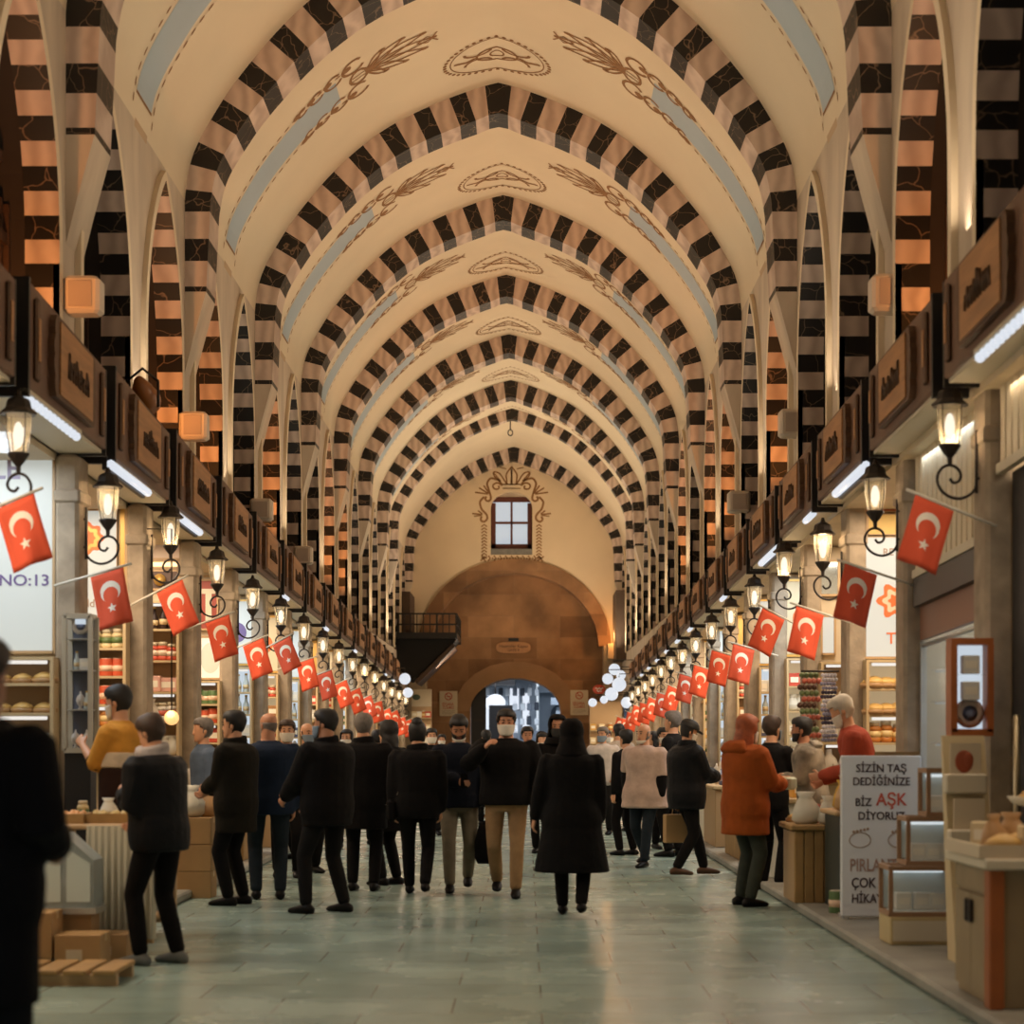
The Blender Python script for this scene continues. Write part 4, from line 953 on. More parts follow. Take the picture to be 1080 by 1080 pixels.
t = thing('plinth', 'narrow brown plinth under the tall pale vase', 'plinth', (px(158, 740, 20.3)[0], 20.3, .085)); b = MB(); b.bbox(-.12, .12, -.12, .12, 0, 1.335, .02); b.obj('body', M_SHELFB, t); b = MB(); b.bbox(-.10, .10, -.125, -.12, .1, 1.2, .004); b.obj('front_panel', M_SHELF, t)
x, z = px(181, 757, 18.55); t = thing('mosaic_lantern', 'small glowing orange and green mosaic lantern by the third left shop', 'lantern', (x, 18.55, z)); b = MB(); b.ball((0, 0, 0), .075); b.obj('globe', mat('mosaic_glow', (.9, .6, .3), .4, emit=(1, .55, .2), es=1.1), t); b = MB(); b.ball((0, -.03, .02), .05); b.obj('inlay', mat('mosaic_green', (.7, .8, .4), .4, emit=(.8, .95, .45), es=1.3), t); b = MB(); b.tube([(0, 0, .07), (0, 0, 1.9), (-.36, 0, 1.9)], .008); b.obj('chain', M_IRON, t)
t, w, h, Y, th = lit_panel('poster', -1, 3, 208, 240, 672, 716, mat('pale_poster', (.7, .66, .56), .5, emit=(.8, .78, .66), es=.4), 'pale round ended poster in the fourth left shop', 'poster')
b = MB(); b.add([(-.02+.13*math.cos(a), -th-.004, h*.5+.2*math.sin(a)) for a in [2*PI*i/24 for i in range(24)]], [tuple(range(24))]); b.obj('oval', M_PLW, t)
t, w, h, Y, th = lit_panel('red_sign', -1, 3, 208, 230, 612, 664, mat('brick_red', srgb(150, 60, 45), .5), 'brick red sign with cream motif in the fourth left shop'); b = MB(); b.box(-.12, .14, -th-.012, -th, h*.72, h*.82); b.box(-.02, .06, -th-.012, -th, h*.18, h*.72); b.obj('cream_motif', M_CREAM, t)
lit_panel('lit_sign', -1, 3, 208, 244, 575, 608, M_CREAM, 'cream head panel in the fourth left shop')
shelf_unit(-1, 3, 1.1, 2.3, [1.2, 1.5, 1.75, 2.0], ['jar_amber', 'box_red', 'can_red', 'can_green'], x_in=.16, width=.5, n=4)
# ---- generic shops farther along, and the nearer right ones
PAL = [['jar_amber', 'box_gold', 'can_red', 'box_brown', 'jar_red'], ['plate', 'globe_silver', 'box_white', 'vase', 'bottle_clear'], ['box_pink', 'jar_white', 'box_cream', 'bag_white', 'box_red'], ['bottle_dark', 'jar_cream', 'box_gold', 'can_green', 'heap'], ['chain', 'globe_silver', 'box_blue', 'bottle_clear', 'box_white']]
def generic(sg, k, pal, panel, nlev=5, n=4, zt=2.6):
    kinds = [PAL[pal][i % 5] for i in range(nlev)]; kinds = ['box_white' if q == 'chain' else 'bottle_clear' if q in ('vase', 'plate') else q for q in kinds]
    d = 0.017*(PK(k)-13.3)
    zsh = [0.95+.32*i for i in range(nlev)]
    shelf_unit(sg, k, .8, zsh[-1]+.36, zsh, kinds, width=.52, n=n, mback=(M_LITC if panel == 0 else M_LITB if panel == 1 else None))
    X = (LX if sg < 0 else RX)+sg*.42; Y = yface(k); z0 = zsh[-1]+.42; z1 = 3.75-d
    if z1-z0 > .25:
        t = thing('lit_sign', '%s sign panel above the shelves of the %s' % (('glowing cream', 'glowing white', 'plain gilt')[panel], shop_name(sg, k)), 'sign', (X, Y, z0)); b = MB(); b.bbox(-.28, .28, -.04, 0, 0, z1-z0, .01); b.obj('panel', (M_LITC, M_LITW, M_GOLD)[panel], t)
        b = MB(); b.box(-.3, .3, -.05, 0, -.03, 0); b.box(-.3, .3, -.05, 0, z1-z0, z1-z0+.03); b.obj('frame', M_GOLD, t)
        b = MB(); b.add([(.15*math.cos(a), -.045, (z1-z0)/2+.15*math.sin(a)*min(1, (z1-z0)/.4)) for a in [2*PI*i/20 for i in range(20)]], [tuple(range(20))]); b.obj('roundel', (M_ORANGE, M_LILAC, M_CREAM)[panel], t)
for k in range(4, 16): generic(-1, k, (1, 0, 4, 2, 0, 3, 1, 2, 0, 4, 3, 2)[k-4], (1, 0, 1, 2, 0, 1, 0, 2, 1, 0, 0, 1)[k-4], n=4 if k < 8 else 3)
for k in range(3, 16): generic(1, k, (2, 4, 0, 1, 3, 0, 4, 2, 1, 0, 3, 2, 1)[k-3], (0, 1, 2, 1, 0, 0, 1, 0, 1, 0, 2, 1, 0)[k-3], n=4 if k < 8 else 3)
# ---- right shops
# second right shop (k=1): white panel with orange ornament and letter
t, w, h, Y, th = lit_panel('lit_sign', 1, 1, 908, 948, 566, 694, M_LITW, 'white backlit sign panel with orange ornament and letter T in the second right shop')
x, z = px(943, 634, Y); b = MB()
for r in (.16, .11, .06): b.add([(x-t.location.x+r*(1+.2*math.cos(6*a))*math.cos(a), -th-.003-(.16-r)*.03, z-t.location.z+r*(1+.2*math.cos(6*a))*math.sin(a)) for a in [2*PI*i/36 for i in range(36)]], [tuple(range(36))], 0 if r != .11 else 1)
b.obj('ornament', [M_ORANGE, M_LITC], t)
x, z = px(939, 674, Y); text('lettering', 'T', .16, M_ORANGE, t, (x-t.location.x, -th-.004, z-t.location.z))
x, z = px(936, 583, Y); text('lettering', 'RE', .10, M_GREYI, t, (x-t.location.x, -th-.004, z-t.location.z))
lit_panel('yellow_sign', 1, 1, 914, 948, 542, 565, mat('mustard', srgb(200, 165, 90), .5, emit=srgb(200, 165, 90), es=.15), 'mustard yellow board over the white ornament panel'); lit_panel('lintel', 1, 1, 906, 948, 522, 541, M_FRAMEW, 'amber wooden lintel over the mustard board', 'lintel')
shelf_unit(1, 1, 1.15, 2.32, [1.25, 1.5, 1.78, 2.04], ['heap', 'jar_amber', 'heap', 'heap'], x_in=.16, width=.55, n=4, mback=M_LITC)
# third right shop (k=2): jewellery
t, w, h, Y, th = lit_panel('mirror', 1, 2, 852, 884, 592, 628, mat('mirror_glass', (.5, .58, .64), .08, metal=.8), 'blue grey mirror in the third right shop', 'mirror')
for j, xx in enumerate((857, 873)):
    t, w, h, Y, th = lit_panel('price_board', 1, 2, xx-7, xx+7, 650, 690, M_LITW, '%s white price board in the third right shop' % ('left' if j == 0 else 'right'))
    if j == 0: text('lettering', '5', .16, M_ORANGE, t, (0, -th-.004, .12))
shelf_unit(1, 2, 1.0, 2.42, [1.12, 1.5, 1.88], ['bust', 'bust', 'bust'], x_in=.16, width=.62, n=3)
for i in range(5): item('chain', (px(868+3.2*i, 715, 19.2)[0], 19.2, px(870, 712, 19.2)[1]), 'silver bead strand hanging in front of the third right shop', 'bead strands at the third right shop', 1.0)
b = MB(); b.tube([(px(845, 0, 19.2)[0], 19.2, px(0, 708, 19.2)[1]), (px(885, 0, 19.2)[0], 19.2, px(0, 708, 19.2)[1])], .012); tag(b.obj('hanging_rail', M_IRON), 'iron rail carrying the bead strands and garlands', 'rail')
for i in range(4): item('garland', (px(846+5*i, 0, 19.25)[0], 19.25, px(0, 712, 19.25)[1]), 'dried pepper garland on the rail of the third right shop', 'garlands on the third right rail', .9)
# nearest right shop (k=0): slatted shutter, dark casing, window full of glass
def wall_panel(name, label, cat, y0, y1, z0, z1, m, X=3.74, th=.05, slats=0, part='panel'):
    t = thing(name, label, cat, (X, y0, z0)); L = y1-y0; b = MB()
    def Z(y, z): return z+(-.022*y)
    v = [(xx, yy, Z(yy, zz)) for xx in (0, th) for yy, zz in ((0, 0), (L, 0), (L, z1-z0), (0, z1-z0))]
    b.add(v, [(0, 1, 2, 3), (7, 6, 5, 4), (0, 4, 5, 1), (1, 5, 6, 2), (2, 6, 7, 3), (3, 7, 4, 0)]); b.obj(part, m, t)
    if slats:
        b = MB()
        for k in range(slats):
            y = L*(k+.5)/slats; b.add([(xx, yy, Z(yy, zz)) for xx in (-.025, 0) for yy, zz in ((y-L/slats*.36, .03), (y+L/slats*.36, .03), (y+L/slats*.36, z1-z0-.02), (y-L/slats*.36, z1-z0-.02))], [(0, 1, 2, 3), (0, 4, 5, 1), (1, 5, 6, 2), (2, 6, 7, 3), (3, 7, 4, 0)])
        b.obj('slats', M_SLAT, t)
        b = MB(); b.add([(xx, yy, Z(yy, zz)) for xx in (-.05, 0) for yy, zz in ((0, -.03), (L, -.03), (L, .04), (0, .04))], [(0, 1, 2, 3), (0, 4, 5, 1), (1, 5, 6, 2), (2, 6, 7, 3), (3, 7, 4, 0)]); b.obj('bottom_rail', M_CREAM, t)
    return t
wall_panel('slatted_shutter', 'cream slatted shutter over the nearest right shop window', 'shutter', 13.3, 15.66, 2.97, 4.0, mat('slat_back', (.40, .33, .22), .7), slats=14)
wall_panel('slatted_shutter', 'cream slatted shutter at the right edge above the black doorway', 'shutter', 10.5, 12.86, 3.45, 4.2, mat('slat_back', (0, 0, 0)), slats=14)
wall_panel('shutter_casing', 'dark grey roller casing under the cream shutter', 'casing', 13.3, 15.66, 2.70, 2.93, mat('casing_grey', (.055, .045, .038), .5), X=3.70, th=.12)
wall_panel('transom_panel', 'reddish brown panel between dark casing and shop window', 'panel', 13.3, 15.66, 2.42, 2.70, mat('transom_brown', srgb(135, 95, 75), .5), X=3.76)
t = wall_panel('shop_window', 'steel framed shop window full of glassware, nearest on the right', 'window', 13.3, 15.66, .9, 2.40, M_CGLASS, X=3.78, th=.012, part='pane')
b = MB()
for y in (0, 2.33): b.box(-.02, .03, y, y+.04, -.05, 1.5-.022*y)
for z in (0, 1.47): b.tube([(0, 0, z), (0, 2.36, z-.052)], .02, 4)
b.obj('window_frame', M_STEEL, t)
b = MB(); b.box(-.02, .3, 0, 2.36, -.81, -.05); b.obj('stall_riser', mat('transom_brown', (0, 0, 0)), t)
for z in (1.15, 1.5, 1.85, 2.12):
    t = thing('glass_shelf', 'glass shelf behind the nearest right shop window, %s' % {1.15: 'lowest', 1.5: 'second from bottom', 1.85: 'third from bottom', 2.12: 'topmost'}[z], 'shelf', (3.84, 13.4, z)); b = MB(); b.box(0, .35, 0, 2.2, -.012, 0); b.obj('board', M_CGLASS, t); b = MB()
    for y in (.1, 2.1): b.box(.02, .33, y, y+.02, -.03, -.012)
    b.obj('bracket', M_STEEL, t)
    for i in range(9): 
        kd = ['globe_silver', 'bottle_clear', 'box_white', 'globe_silver', 'jar_white'][(i+int(z*10)) % 5]
        item(kd, (3.98+.06*(i % 2), 13.6+.23*i, z), '%s behind the nearest right shop window' % DESC[kd], '%ss behind the nearest right window' % DESC[kd], .8)
t = thing('lit_back_panel', 'bluish white lit back panel inside the nearest right window', 'panel', (4.3, 13.35, .9)); b = MB(); b.box(0, .04, 0, 2.3, 0, 1.5); b.obj('panel', M_LITB, t)
b = MB(); b.bbox(3.80, 3.93, 11.2, 12.86, .085, 3.40, .02); t = thing('shop_door', 'black shop doorway at the right edge of the picture', 'door', (3.80, 11.2, .085)); o = b.obj('leaf', M_BLACK, t); o.location = (-3.80, -11.2, -.085)
b = MB(); b.tube([(-.06, 1.3, .3), (-.06, 1.3, 1.6)], .025); b.obj('pull_handle', mat('brass_tube', (.45, .36, .22), .4, metal=.6), t)
# amber framed mirror cabinet, brochure rack, glass cases, poster, cabinet
x, z = px(1022, 772, 12.75); t = thing('mirror_cabinet', 'amber wood framed lit display cabinet hanging by the nearest right pilaster', 'cabinet', (x+.0, 12.75, z)); w = .125; h = .60
b = MB()
for u in (-w, w): b.box(u-.022, u+.022, -.1, .06, 0, h)
b.box(-w-.02, w+.02, -.1, .06, h, h+.045); b.box(-w-.02, w+.02, -.1, .06, -.03, .02); b.obj('frame', M_FRAMEW, t)
b = MB(); b.box(-w+.02, w-.02, .04, .05, .02, h); b.obj('lit_back', M_LITB, t)
for z1 in (.22, .40): b = MB(); b.box(-w+.02, w-.02, -.08, .04, z1-.01, z1); b.obj('shelf', M_CGLASS, t)
for z1 in (.02, .22, .40): item('plate' if z1 < .1 else 'box_white', (t.location.x, 12.72, z+z1+(.11 if z1 < .1 else 0)), ('painted plate in the amber framed cabinet' if z1 < .1 else 'white carton in the amber framed cabinet'), None if z1 < .1 else 'cartons in the amber cabinet', .75)
b = MB(); b.box(w-.02, 3.64-t.location.x, -.02, .05, .15, .19); b.box(w-.02, 3.64-t.location.x, -.02, .05, .45, .49); b.obj('wall_bracket', M_IRON, t)
t = thing('brochure_rack', 'cream leaning brochure rack with two tiers of pockets', 'rack', (3.30, 12.0, .085))
b = MB(); b.add([(xx, yy, zz) for xx in (-.13, .15) for yy, zz in ((-.2, 0), (.05, 0), (.25, 1.46), (.22, 1.46))], [(0, 1, 2, 3), (7, 6, 5, 4), (0, 4, 5, 1), (1, 5, 6, 2), (2, 6, 7, 3), (3, 7, 4, 0)]); b.obj('stand', mat('rack_cream', srgb(200, 180, 140), .6), t)
for i, z in enumerate((.72, 1.08)):
    yb = -.2+.42*z/1.46; b = MB(); b.bbox(-.15, .12, yb-.10, yb+.0, z, z+.13, .01); b.obj('pocket', M_CREAM, t)
    b = MB(); b.box(-.11, .09, yb-.045, yb-.03, z+.02, z+.33); b.obj('leaflet', M_NOTICE, t)
    if i: b = MB(); b.ball((-.02, yb-.047, z+.21), .06, .004, .075, n=14); b.ball((.01, yb-.05, z+.22), .03, .004, .05, n=12); b.obj('printed_motif', mat('motif_brown', srgb(150, 70, 40), .6), t)
def glass_case(x, y, z, w, d, h, label):
    t = thing('glass_case', label, 'display case', (x, y, z)); b = MB()
    for u in (-w, w):
        for v in (-d, d): b.box(u-.014, u+.014, v-.014, v+.014, 0, h)
    for zz in (0, h):
        for v in (-d, d): b.box(-w, w, v-.016, v+.016, zz-.016, zz+.016)
        for u in (-w, w): b.box(u-.016, u+.016, -d, d, zz-.016, zz+.016)
    b.obj('frame', mat('case_wood', srgb(150, 115, 85), .5), t)
    b = MB(); b.box(-w, w, -d-.002, -d+.002, 0, h); b.box(-w, w, -d, d, h-.003, h); b.obj('pane', M_CGLASS, t)
    b = MB(); b.box(-w, w, d-.004, d, 0, h); b.box(-w, w, -d, d, -.005, .012); b.obj('lining', mat('case_lining', (.62, .70, .70), .5), t)
    b = MB(); b.box(-w*.8, w*.8, d-.05, d-.03, h-.05, h-.03); b.obj('lamp', mat('case_lamp', (.9, .95, 1), .4, emit=(.72, .80, .85), es=1.0), t)
    for u in (-.45, .1, .55): item('box_white', (x+u*w, y+d*.3, z+.014), 'white carton inside the %s' % label, 'cartons in the %s' % label, min(1, h*2.2))
    return t
t = thing('case_plinth', 'cream plinth under the lowest glass case', 'plinth', (3.20, 13.05, .085)); b = MB(); b.bbox(-.25, .25, -.2, .2, 0, .20, .01); b.obj('body', mat('plinth_cream', srgb(190, 170, 125), .6), t); b = MB(); b.box(-.23, .23, -.205, -.2, .03, .17); b.obj('front_panel', M_CREAM, t)
glass_case(3.20, 13.05, .30, .24, .18, .32, 'lowest of the three stepped glass display cases')
glass_case(3.30, 13.12, .65, .20, .16, .31, 'middle one of the three stepped glass display cases'); glass_case(3.42, 13.18, .99, .16, .14, .31, 'topmost of the three stepped glass display cases')
t = thing('poster_board', 'tall white poster board advertising jewellery with Turkish lettering', 'poster', (3.25, 14.75, .085)); b = MB(); b.bbox(-.32, .32, -.03, .03, .02, 1.31, .01); b.obj('board', mat('poster_white', (.66, .68, .72), .45), t)
for s in (-1, 1): b = MB(); b.box(s*.28-.02, s*.28+.02, -.03, .25, 0, .03); b.obj('foot', M_STEEL, t)
M_INK = mat('poster_ink', (.055, .03, .035), .6); M_INKB = mat('poster_brown', (.36, .24, .2), .6); M_REDI = mat('poster_red', (.55, .10, .06), .6)
for s, zz, sz, m_, xo, xs in (('SİZİN TAŞ', 1.205, .080, M_INK, 0, .92), ('DEDİĞİNİZE', 1.10, .080, M_INK, 0, .86), ('BİZ', .935, .080, M_INK, -.145, .9), ('AŞK', .955, .125, M_REDI, .08, .88), ('DİYORUZ', .825, .080, M_INK, 0, .92), ('PIRLANTA', .43, .125, M_INKB, -.03, .70), ('ÇOK ÖZEL', .29, .10, M_INK, -.02, .8), ('HİKAYELER', .165, .09, M_INK, -.03, .8)):
    text('lettering', s, sz*1.12, m_, t, (xo, -.033, zz), xs=xs)
for xo in (-.17, .14):
    b = MB(); b.tube([(xo+.085*math.cos(a), -.033, .635+.06*math.sin(a)) for a in [2*PI*k/22 for k in range(23)]], .004, 4); 
    for k in range(5): b.ball((xo-.05+.028*k, -.034, .70+.006*k), .012, .003, .012, n=6, m=5)
    b.obj('ring_drawing', M_GREYI, t)
t = thing('counter_cabinet', 'two door wooden counter cabinet in the right foreground', 'cabinet', (2.88, 9.75, .085))
MC = mat('cabinet_veneer', srgb(150, 130, 98), .55, var=.15); b = MB(); b.bbox(.02, .72, .02, .85, .0, .74, .008); b.obj('carcass', MC, t)
b = MB(); b.bbox(-.02, .06, -.02, .10, 0, .75, .008); b.obj('corner_post', M_FRAMEW, t)
for y0, y1 in ((.12, .47), (.48, .84)): b = MB(); b.box(.0, .02, y0, y1, .05, .58); d = b.obj('door', MC, t); b = MB(); b.bbox(-.025, .0, (y1-.06 if y0 < .3 else y0+.02), (y1-.02 if y0 < .3 else y0+.06), .42, .55, .008); b.obj('door_handle', M_IRON, d)
b = MB(); b.box(.0, .02, .12, .84, .6, .73); b.obj('drawer', MC, t)
b = MB(); b.bbox(-.05, .74, -.05, .9, .74, .80, .01); b.obj('top', M_CREAM, t)
t = thing('tray', 'pale paper lined tray on the counter cabinet', 'tray', (3.21, 10.15, .885)); b = MB(); b.box(-.38, .38, -.38, .38, 0, .02); b.box(-.40, .40, -.40, -.38, 0, .07); b.box(-.40, -.38, -.38, .40, 0, .07); b.box(.38, .40, -.38, .40, 0, .07); b.obj('tray_body', M_NOTICE, t); b = MB(); b.box(-.36, .36, -.36, .36, .02, .026); b.obj('liner', M_PLW, t)
for i in range(14):
    kd = ('heap', 'box_cream', 'bag_kraft')[i % 3]; item(kd, (2.98+.15*(i % 5), 9.9+.21*(i//5), .913), '%s on the tray of the right foreground counter' % DESC[kd], '%ss on the right foreground tray' % DESC[kd], .85, ri.uniform(-.6, .6))
t = thing('cake_stand', 'round pale basket dish raised at the back of the counter', 'dish', (3.42, 10.70, .885)); b = MB(); b.lathe([(.08, 0), (.03, .03), (.03, .22), (.18, .26), (.21, .30), (.20, .30), (.05, .27)], n=18); b.obj('dish', M_CREAM, t); b = MB(); b.lathe([(.17, .27), (.12, .33), (.05, .36), (0.0, .365)], n=16); b.obj('contents', M_GOLD, t)
# crates and goods of the right hand stall where the hooded vendor sits
t = thing('crate_counter', 'pale wooden crate counter of the right stall', 'counter', (3.04, 16.5, .085))
b = MB()
for i in range(6): b.bbox(-.26+.088*i, -.26+.088*i+.08, -.26, -.22, 0, .64, .006)
b.obj('plank_front', M_CRATE, t); b = MB(); b.box(-.26, .22, -.22, .45, .0, .62); b.obj('carcass', M_SHELFB, t); b = MB(); b.bbox(-.3, .26, -.3, .48, .64, .69, .01); b.obj('top', M_CRATE, t)
t = thing('dark_counter', 'dark green counter end between the crates and the poster', 'counter', (3.15, 15.6, .085)); b = MB(); b.bbox(-.12, .3, -.2, .55, 0, .80, .01); b.obj('body', mat('dark_green', (.02, .028, .022), .5), t); b = MB(); b.bbox(-.16, .33, -.24, .58, .80, .84, .01); b.obj('top', M_SHELFB, t)
for i, (u, v, kd, sc) in enumerate(((-.18, -.1, 'bag_white', 1.25), (.02, -.15, 'bag_white', 1.1), (.18, -.1, 'bag_green', .9), (-.1, .15, 'box_red', 1), (.1, .2, 'box_white', 1), (-.2, .36, 'heap', .7), (.08, .38, 'jar_red', 1))): item(kd, (3.08+u, 16.5+v, .775), '%s on the pale crate counter' % DESC[kd], '%ss on the crate counter' % DESC[kd], sc, ri.uniform(-.5, .5))
for i, (u, v, kd, sc) in enumerate(((-.02, -.08, 'bag_kraft', 1.3), (.12, .05, 'bag_yellow', 1.2), (.2, .25, 'bag_kraft', 1.3), (.0, .25, 'bag_yellow', 1.1))): item(kd, (3.15+u, 15.6+v, .925), '%s on the dark green counter end' % DESC[kd], '%ss on the dark counter' % DESC[kd], sc, ri.uniform(-.5, .5))
for i, (x_, z_) in enumerate(((3.02, .56), (3.1, .55))): item('can_green' if i == 0 else 'bottle_clear', (x_-.02, 15.32, .085), 'green tin can on the floor by the dark counter' if i == 0 else 'clear bottle on the floor by the dark counter', None, 1)
# carton with goods behind the counter (elderly vendor)
t = thing('open_carton', 'open brown carton in front of the white haired vendor', 'box', (3.42, 15.15, .085)); b = MB(); b.box(-.12, .12, -.12, .12, 0, .95); b.obj('stand', M_SHELFB, t); b = MB(); b.bbox(-.17, .15, -.14, .14, .95, 1.24, .005); b.obj('carton', M_CARD, t); b = MB(); b.add([(-.17, -.14, 1.24), (.15, -.14, 1.24), (.17, -.26, 1.34), (-.19, -.26, 1.34), (-.17, -.135, 1.235), (.15, -.135, 1.235), (.17, -.255, 1.335), (-.19, -.255, 1.335)], [(0, 1, 2, 3), (4, 7, 6, 5), (0, 3, 7, 4), (2, 1, 5, 6), (3, 2, 6, 7)]); b.obj('flap', M_CARD, t)
# ---- left food stall in the foreground
t = thing('stall_table', 'draped food stall table in the left foreground', 'table', (-2.62, 13.3, .085)); b = MB(); b.bbox(-.42, .42, -.35, .6, .80, .84, .01); b.obj('tabletop', M_SHELFB, t)
for u, v in ((-.38, -.3), (.38, -.3), (-.38, .55), (.38, .55)): b = MB(); b.box(u-.025, u+.025, v-.025, v+.025, 0, .80); b.obj('leg', M_SHELFB, t)
b = MB(); n = 40; P = []
for i in range(n+1):
    u = -.05+.49*i/n
    for z, f in ((.83, 0), (.6, .015), (.3, .03), (.04, .045)): P.append((u, -.37-f*(1+math.sin(i*1.7)*.8), z))
b.add(P, [(4*i+j, 4*i+4+j, 4*i+5+j, 4*i+1+j) for i in range(n) for j in range(3)], 0, True); b.obj('drape', mat('drape_cloth', srgb(190, 185, 165), .8), t)
for i, (u, v, rx) in enumerate(((-.26, -.12, .2), (.05, -.05, .2), (.28, .05, .2))):
    o = thing('food_tray', '%s shallow wooden tray of dried fruit on the left stall' % ('left', 'middle', 'right')[i], 'tray', (-2.62+u, 13.3+v, .925), rx*.3); b = MB(); b.box(-.15, .15, -.17, .17, 0, .02); b.box(-.16, .16, -.19, -.17, 0, .07); b.box(-.16, -.14, -.17, .18, 0, .07); b.box(.14, .16, -.17, .18, 0, .07); b.box(-.16, .16, .17, .19, 0, .07); b.obj('tray_body', M_CRATE, o)
    b = MB(); rr = random.Random(i)
    for q in range(40): b.ball((rr.uniform(-.13, .13), rr.uniform(-.15, .15), .035+rr.uniform(0, .035)), .022, n=6, m=5)
    q = b.obj('dried_fruit', cm('fruit_%d' % i, ((205, 150, 95), (190, 165, 105), (215, 175, 120))[i]), o); q['kind'] = 'stuff'
for i in range(4): item(('jar_cream', 'bag_white', 'jar_amber', 'box_white')[i], (-2.9+.19*i, 13.12+.02*i if i else 13.05, .925), '%s at the back of the left food stall' % DESC[('jar_cream', 'bag_white', 'jar_amber', 'box_white')[i]], None, .7).location.y = 13.78
t = thing('cool_case', 'silver glass fronted food case at the left of the stall', 'case', (-2.72, 12.55, .085))
for zz, hh in ((.42, .42),):
    b = MB(); b.prism([(-.16, .30), (.22, .30), (.22, .62), (.02, .80), (-.16, .80)], lambda u, w, d: (u, d, w), -.14, .14); b.obj('body', mat('case_silver', srgb(170, 185, 190), .3, metal=.3, var=.3, vscale=7), t)
b = MB(); b.box(-.18, .24, -.16, .16, .26, .30); b.obj('tray_rail', M_STEEL, t); b = MB(); b.box(-.14, .20, -.12, .12, 0, .26); b.obj('pedestal', M_CARD, t)
b = MB(); b.add([(-.14, -.145, .34), (.0, -.145, .34), (.0, -.145, .74), (-.14, -.145, .74)], [(0, 1, 2, 3)]); b.add([(.04, -.145, .34), (.2, -.145, .34), (.2, -.145, .6), (.04, -.145, .70)], [(0, 1, 2, 3)]); b.obj('pane', mat('case_pane', srgb(200, 215, 215), .1), t)
for i, (x_, y_, w, h, lb) in enumerate(((-2.86, 12.2, .17, .30, 'large tan carton on the floor at the left foreground'), (-2.52, 12.2, .15, .24, 'smaller tan carton beside the large one on the floor'), (-2.42, 12.62, .13, .2, 'low carton under the draped stall table'))):
    t = thing('cardboard_box', lb, 'box', (x_, y_, 0.085 if x_ < -2.8 else 0)); t.location.z = 0.085 if x_-w < -2.8 and x_ < -2.8 else 0.0
    b = MB(); b.bbox(-w, w, -.15, .15, 0, h, .004); b.obj('carton', M_CARD, t); b = MB(); b.box(-w-.002, w+.002, -.03, .03, h-.05, h+.003); b.obj('tape', mat('parcel_tape', srgb(190, 160, 110), .3), t)
    b = MB(); b.box(-w*.5, w*.2, -.152, -.15, h*.3, h*.6); b.obj('paper_label', M_NOTICE, t)
t = thing('low_pallet', 'low grey wooden pallet on the floor at left foreground', 'pallet', (-2.45, 11.6, 0)); b = MB()
for i in range(4): b.bbox(-.34+.18*i, -.2+.18*i, -.3, .3, .07, .10, .005)
b.obj('deck_board', M_CRATE, t); b = MB()
for v in (-.25, .2): b.box(-.34, .34, v, v+.06, 0, .07)
b.obj('bearer', M_SHELFB, t)
# stack of cartons and white sacks between the shoppers on the left
yb = 17.9; xb = px(207, 0, yb)[0]
for i in range(3):
    t = thing('cardboard_box', '%s carton of the stack between shoppers on the left' % ('bottom', 'middle', 'top')[i], 'box', (xb, yb, .0 + .26*i)); b = MB(); b.bbox(-.17, .17, -.17, .17, 0, .255, .004); b.obj('carton', M_CARD, t); b = MB(); b.box(-.172, .172, -.03, .03, .2, .258); b.obj('tape', mat('parcel_tape', (0, 0, 0)), t)
item('bag_white', (xb-.05, yb-.03, .775), 'white sack on the carton stack on the left', None, 1.35); item('bag_kraft', (xb+.10, yb+.05, .775), 'kraft bag on the carton stack on the left', None, 1.1)
# counters in front of the other shops
for sg in (-1, 1):
    for k in range(1, 13):
        if k == 1: continue
        y = PK(k)+1.15; X = sg*3.18
        t = thing('shop_counter', 'wooden goods counter in front of the %s' % shop_name(sg, k), 'counter', (X, y, .085)); b = MB(); b.bbox(-.22, .22, -.8, .8, 0, .78, .01); b.obj('body', (M_CRATE, M_SHELFB, M_PLW)[k % 3], t); b = MB(); b.bbox(-.26, .26, -.85, .85, .78, .83, .01); b.obj('top', M_SHELF, t)
        pal = PAL[(k*2+(sg > 0)) % 5]
        for i in range(8 if k < 7 else 5):
            kd = pal[i % 5]; kd = {'chain': 'bust', 'plate': 'heap'}.get(kd, kd)
            item(kd, (X+ri.uniform(-.16, .16), y-.7+1.4*i/(7 if k < 7 else 4), .915), '%s on the counter of the %s' % (DESC[kd], shop_name(sg, k)), '%ss on the counter of the %s' % (DESC[kd], shop_name(sg, k)), 1.0 if kd != 'vase' else .6, ri.uniform(-1, 1))
# far end stalls: lamp clusters, book kiosk, round sign
for i, (xx, yy, r) in enumerate(((427, 716, .17), (429, 730, .15))):
    x, z = px(xx, yy, 50); b = MB(); b.ball((0, 0, 0), r*.92, n=12, m=8); t = thing('globe_lamp', '%s white glowing lamp at the far left end stall' % ('upper', 'lower')[i], 'lamp', (x, 50+.5*i, z)); b.obj('globe', M_LED, t); b = MB(); b.tube([(0, 0, r), (0, 0, r+.12), (-3.62-x, 0, r+.12)], .015); b.obj('cord', M_IRON, t)
for i, (xx, yy, r) in enumerate(((641, 716, .15), (648, 706, .16), (653, 722, .2), (645, 732, .19), (655, 712, .14), (661, 741, .17), (625, 741, .13), (637, 738, .12))):
    Y_ = 50+.9*i; x, z = px(xx, yy, Y_); b = MB(); b.ball((0, 0, 0), r, n=12, m=8); t = thing('globe_lamp', 'white glowing lamp in the cluster at the far right stall', 'lamp', (x, Y_, z), 0, 'lamps of the far right stall'); b.obj('globe', M_LED, t); b = MB(); b.tube([(0, 0, r), (0, 0, r+.1), (3.72-x, 0, r+.1)], .012); b.obj('cord', M_IRON, t)
